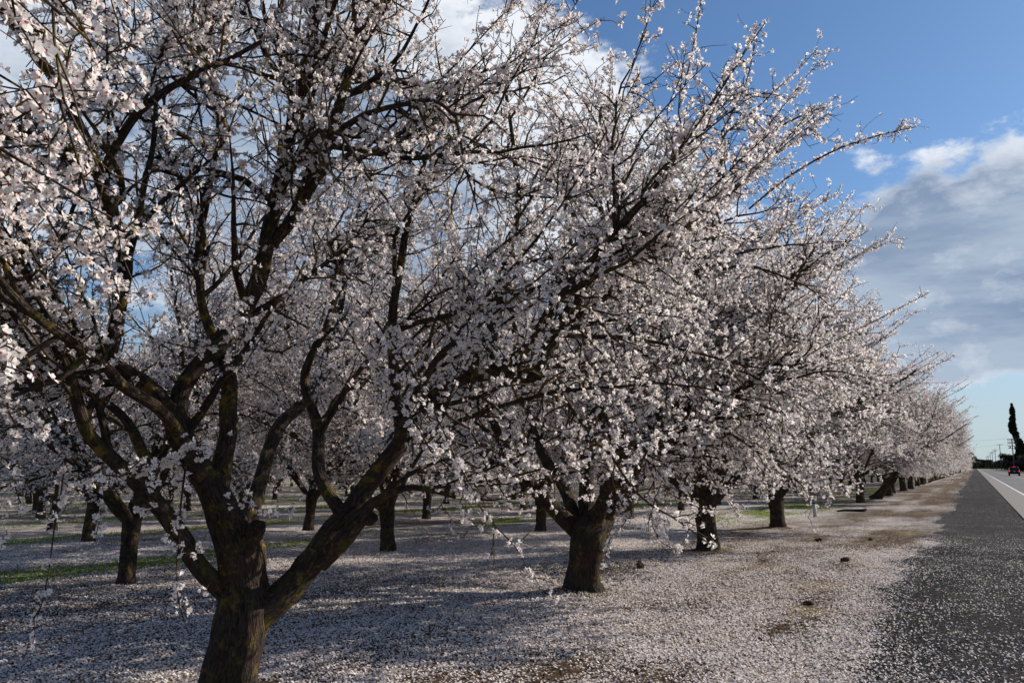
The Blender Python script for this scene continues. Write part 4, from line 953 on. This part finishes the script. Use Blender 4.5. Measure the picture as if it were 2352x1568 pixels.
# more tiny poles further on
for k in range(3):
    y = pole_tops[-1][0] + 160 * (k + 1)
    root = empty('utility_pole', (PX, y, 0)); tag(root, 'tiny utility pole near the vanishing end of the road', 'utility pole', 'utility poles lining the far side of the road')
    q = MB(); q.cyl((0, 0, -.5), (0, 0, 12), .18, .13, 8); q.build('pole', M['pole'], root, True)
    q = MB(); q.box(-1.3, 1.3, -.16, -.04, 11.75, 11.9); q.build('crossarm', M['pole'], root)
    pole_tops.append((y, 12))
m, nt = mat('wire'); M['wire'] = m; principled(nt, (.05, .05, .055), .6)
def wire(pts, rad, label):
    V, F = tubes(np.array([pts]), np.full((1, len(pts)), rad), 4, bark=False)
    o = link('power_line', mesh_np('power_line', V, [F], [M['wire']])); tag(o, label, 'power line', 'wires strung between the utility poles')
pt = [(150., 11.)] + pole_tops
for xo, zo, lb in ((-1.35, 0.05, 'left wire of the top crossarms strung from pole to pole along the road'), (1.35, 0.05, 'right wire of the top crossarms strung from pole to pole along the road'), (.6, 0.05, 'inner wire of the top crossarms strung from pole to pole along the road')):
    pts = []
    for a_, b_ in zip(pt[:-1], pt[1:]):
        for k in range(10):
            t = k / 10; pts.append((PX + xo, a_[0] * (1 - t) + b_[0] * t - .1, a_[1] * (1 - t) + b_[1] * t + zo - 4 * t * (1 - t) * 1.3))
    wire(pts, .016, lb)
y1, h1 = pole_tops[0]
wire([(PX - 1.4 - 34 * t, y1 + 40 * t, h1 + .1 + 1.6 * t - 1.0 * 4 * t * (1 - t)) for t in np.linspace(0, 1, 12)], .022, 'upper wire crossing the road high from the six-armed pole to the left')
y2, h2 = pole_tops[1]
wire([(PX - 1.3 - 34 * t, y2 + 40 * t, h2 - .3 + .2 * t - 1.0 * 4 * t * (1 - t)) for t in np.linspace(0, 1, 12)], .022, 'lower wire crossing the road from the slim second pole to the left')

# ------------------------------------------------------------------ leafy trees beyond the road
M['conifer'] = thin_mat('conifer_foliage', (.012, .018, .010), (.040, .052, .024), .1, 1.2)
M['hedge'] = thin_mat('scrub_foliage', (.030, .026, .024), (.075, .062, .055), .15, .8)
M['bushy'] = thin_mat('dark_foliage', (.012, .018, .010), (.04, .05, .022), .15, .8)
def leaf_mass(g, centers, radii, n, size, m):
    idx = g.choice(len(centers), n, p=radii[:, 0] * radii[:, 2] / (radii[:, 0] * radii[:, 2]).sum())
    u = unit(g.normal(0, 1, (n, 3))) * (g.random(n) ** .4)[:, None]
    P = centers[idx] + u * radii[idx]
    a = unit(g.normal(0, 1, (n, 3))); b = unit(np.cross(a, g.normal(0, 1, (n, 3)))); s_ = (size * g.uniform(.5, 1.4, n))[:, None]
    V = np.stack([P - a * s_, P + b * s_ * .5, P + a * s_, P - b * s_ * .5], 1).reshape(-1, 3)
    return mesh_np('crown', V, [np.arange(n * 4).reshape(-1, 4)], [m], smooth=False)
g = np.random.default_rng(9)
# tall conifer: leaning narrow top over a broad dark base
YC = 430.
def atY(vx, vy, Y=YC):
    d = ray(vx, vy); return np.array((0, 0, EYE)) + d * (Y / d[1])
prof = [(2324, 935, 4), (2325, 948, 8), (2324, 962, 11), (2325, 975, 13), (2326, 985, 14), (2331, 997, 13), (2336, 1006, 12), (2341, 1016, 14), (2346, 1026, 20), (2350, 1036, 24), (2352, 1046, 34), (2354, 1056, 40), (2356, 1066, 36), (2356, 1076, 30)]
cs, rs = [], []
sc_ = YC / (FV * .9)
for (vx, vy, w_) in prof:
    for q in range(5):
        a = g.uniform(0, 6.28); rr = w_ * sc_ / 2 * .55
        c_ = atY(vx, vy) + np.array([math.cos(a) * rr * .8, math.sin(a) * rr * .8, g.normal(0, .4)])
        cs.append(c_); rs.append((w_ * sc_ / 2 * .5, w_ * sc_ / 2 * .5, 1.6))
cs = np.array(cs); rs = np.array(rs); bc = atY(2350, 1076); bc[2] = 0
root = empty('conifer', tuple(bc)); tag(root, 'tall dark conifer with a narrow bent top rising beside the road', 'conifer')
link('crown', leaf_mass(g, cs - bc, rs, 26000, .6, M['conifer']), root)
q = MB()
tp = [np.array((0, 0, -.3))] + [atY(vx, vy) - bc for vx, vy, _ in prof[::-2]]
for a_, b_, r_ in zip(tp[:-1], tp[1:], np.linspace(.5, .1, len(tp) - 1)): q.cyl(a_, b_, r_, r_ * .85, 8)
q.build('trunk', M['pole'], root, True)
# bushy tree prototype, copied
def round_tree(name, seed, h, r, mtl, n, size):
    g = np.random.default_rng(seed); k = 16
    c = np.stack([g.normal(0, r * .42, k), g.normal(0, r * .42, k), g.uniform(h * .28, h * .85, k)], 1); rd = np.stack([np.full(k, r * .5)] * 2 + [np.full(k, h * .17)], 1) * g.uniform(.7, 1.2, (k, 1))
    root = empty(name, (0, 0, 0)); link('crown', leaf_mass(g, c, rd, n, size, mtl), root)
    q = MB(); q.cyl((0, 0, -.2), (.1, 0, h * .4), r * .07 + .08, r * .05 + .04, 8)
    for a in range(5): q.cyl((.1, 0, h * .3), (r * .5 * math.cos(a * 1.3), r * .5 * math.sin(a * 1.3), h * .7), r * .04 + .03, .03, 6)
    q.build('trunk', M['pole'], root, True); return root
proto = round_tree('scrubby_tree', 5, 7.0, 4.6, M['hedge'], 7000, .28)
first = True
for k in range(34):
    y = 190 + 21 * k; x = 22 + g.normal(0, 1.0)
    o = proto if first else copy_tree(proto); first = False
    o.location = (x, y, 0); o.rotation_euler = (0, 0, g.uniform(0, 6.28)); s_ = g.uniform(.85, 1.2); o.scale = (s_ * 1.3, s_ * 1.5, s_)
    tag(o, 'leafless greyish tree in the dark belt behind the utility poles', 'tree', 'bare trees in a belt behind the utility poles')
bt = round_tree('evergreen_tree', 6, 13.0, 5.0, M['bushy'], 9000, .34)
bt.location = (14, 1400, 0); bt.scale = (1.9, 1.9, 1.1); tag(bt, 'dark rounded evergreen standing above the bare belt near the far poles', 'tree')
b2 = copy_tree(bt); b2.location = (15.3, 440, 0); b2.scale = (.75, .75, .62); tag(b2, 'dark bushy evergreen joining the belt left of the tall conifer', 'tree')
b3 = copy_tree(bt); b3.location = (-4, 420, 0); b3.scale = (.8, .8, .72); tag(b3, 'dark green bush at the far end of the roadside almond row', 'tree')
# far-off woods closing the horizon
n = 30000
gx = g.uniform(-900, 500, n); gyy = 1500 + g.normal(0, 60, n); hh_ = 4 + 7 * fbm(gx * .02, gx * 0) 
P = np.stack([gx, gyy, g.random(n) * hh_], 1); a = unit(g.normal(0, 1, (n, 3))); b = unit(np.cross(a, g.normal(0, 1, (n, 3))))
V = np.stack([P - a * 3, P + b * 2, P + a * 3, P - b * 2], 1).reshape(-1, 3)
tag(link('far_woods', mesh_np('far_woods', V, [np.arange(n * 4).reshape(-1, 4)], [M['bushy']], smooth=False)), kind='stuff')

# ------------------------------------------------------------------ the vehicle
m, nt = mat('car_paint'); M['paint'] = m; principled(nt, (.012, .013, .014), .5, None, .3)
m, nt = mat('car_glass'); M['glass'] = m; principled(nt, (.01, .012, .015), .08, None, .6)
m, nt = mat('tyre_rubber'); M['tyre'] = m; principled(nt, (.012, .012, .012), .9)
m, nt = mat('plate'); M['plate'] = m; principled(nt, (.45, .45, .45), .6)
m, nt = mat('brake_lamp'); M['lamp'] = m
em = nt.add('ShaderNodeEmission', {0: (1.0, .03, .02, 1), 1: 1.4}); nt.add('ShaderNodeOutputMaterial', {0: em.outputs[0]})
CY = 190.
lo, hi_ = 2., 14.
for _ in range(40):
    cx = (lo + hi_) / 2; d = np.array((cx, CY, .8)) - np.array((0, 0, EYE)); u = 1176 + FV * (d @ RIGHT) / (d @ FWD)
    if u < 2330: lo = cx
    else: hi_ = cx
print('car x', cx)
car = empty('suv', (cx, CY, .035)); tag(car, 'dark sport utility vehicle driving away with red brake lights lit', 'car')
# side profile (y along the car from tail, z) for body and cabin, swept with tumblehome
def loft(prof, halfw, name, m, taper=None):
    q = MB(); n = len(prof); V = []
    for sx_ in (-1, 1):
        for (y, z) in prof: V.append((sx_ * (halfw if taper is None else taper(z)), y, z))
    F = [tuple(range(n))[::-1], tuple(range(n, 2 * n))] + [(i, (i + 1) % n, n + (i + 1) % n, n + i) for i in range(n)]
    q.put(V, F); o = q.build(name, m, car)
    bv = o.modifiers.new('bevel', 'BEVEL'); bv.width = .05; bv.segments = 2; bv.limit_method = 'ANGLE'
    return o
body = loft([(0.0, .42), (-.05, .55), (0.0, .75), (.04, 1.08), (3.2, 1.08), (4.5, .98), (4.62, .75), (4.6, .40), (4.1, .34), (.5, .34)], .93, 'body', M['paint'])
cab = loft([(.06, 1.07), (.30, 1.66), (.42, 1.74), (2.3, 1.74), (2.6, 1.66), (3.35, 1.07)], .8, 'cabin', M['paint'], lambda z: .88 - .20 * max(0, (z - 1.07) / .67))
q = MB(); q.put([(-.70, .095, 1.16), (.70, .095, 1.16), (.60, .262, 1.58), (-.60, .262, 1.58)], [(0, 1, 2, 3)])
V = q.v[0]; q.put(V + np.array((0, -.012, .004)), [(3, 2, 1, 0)]); q.build('rear_window', M['glass'], car)
for sx_ in (-1, 1):
    q = MB(); q.put([(sx_ * .868, .5, 1.16), (sx_ * .868, 3.0, 1.16), (sx_ * .775, 2.5, 1.58), (sx_ * .775, .62, 1.58)], [(0, 1, 2, 3)]); q.build('side_window', M['glass'], car)
    q = MB(); q.box(sx_ * .82 - .08, sx_ * .82 + .08, -.04, .03, .84, 1.04); q.build('brake_light', M['lamp'], car)
    for yy in (.85, 3.75):
        q = MB(); q.cyl((sx_ * .72, yy, .335), (sx_ * .95, yy, .335), .335, .335, 20); wo = q.build('wheel', M['tyre'], car)
        q = MB(); q.cyl((sx_ * .90, yy, .335), (sx_ * .957, yy, .335), .21, .19, 14); q.build('rim', M['metal'], wo)
    q = MB(); q.box(sx_ * 1.0 - .09, sx_ * 1.0 + .09, 2.75, 2.95, 1.08, 1.25); q.build('mirror', M['paint'], car)
q = MB(); q.box(-.22, .22, .30, .38, 1.70, 1.755); q.build('brake_light', M['lamp'], car)
q = MB(); q.box(-.9, .9, -.12, .05, .42, .64); q.build('bumper', M['tyre'], car)
q = MB(); q.box(-.16, .16, -.062, -.03, .76, .92); q.build('number_plate', M['plate'], car)
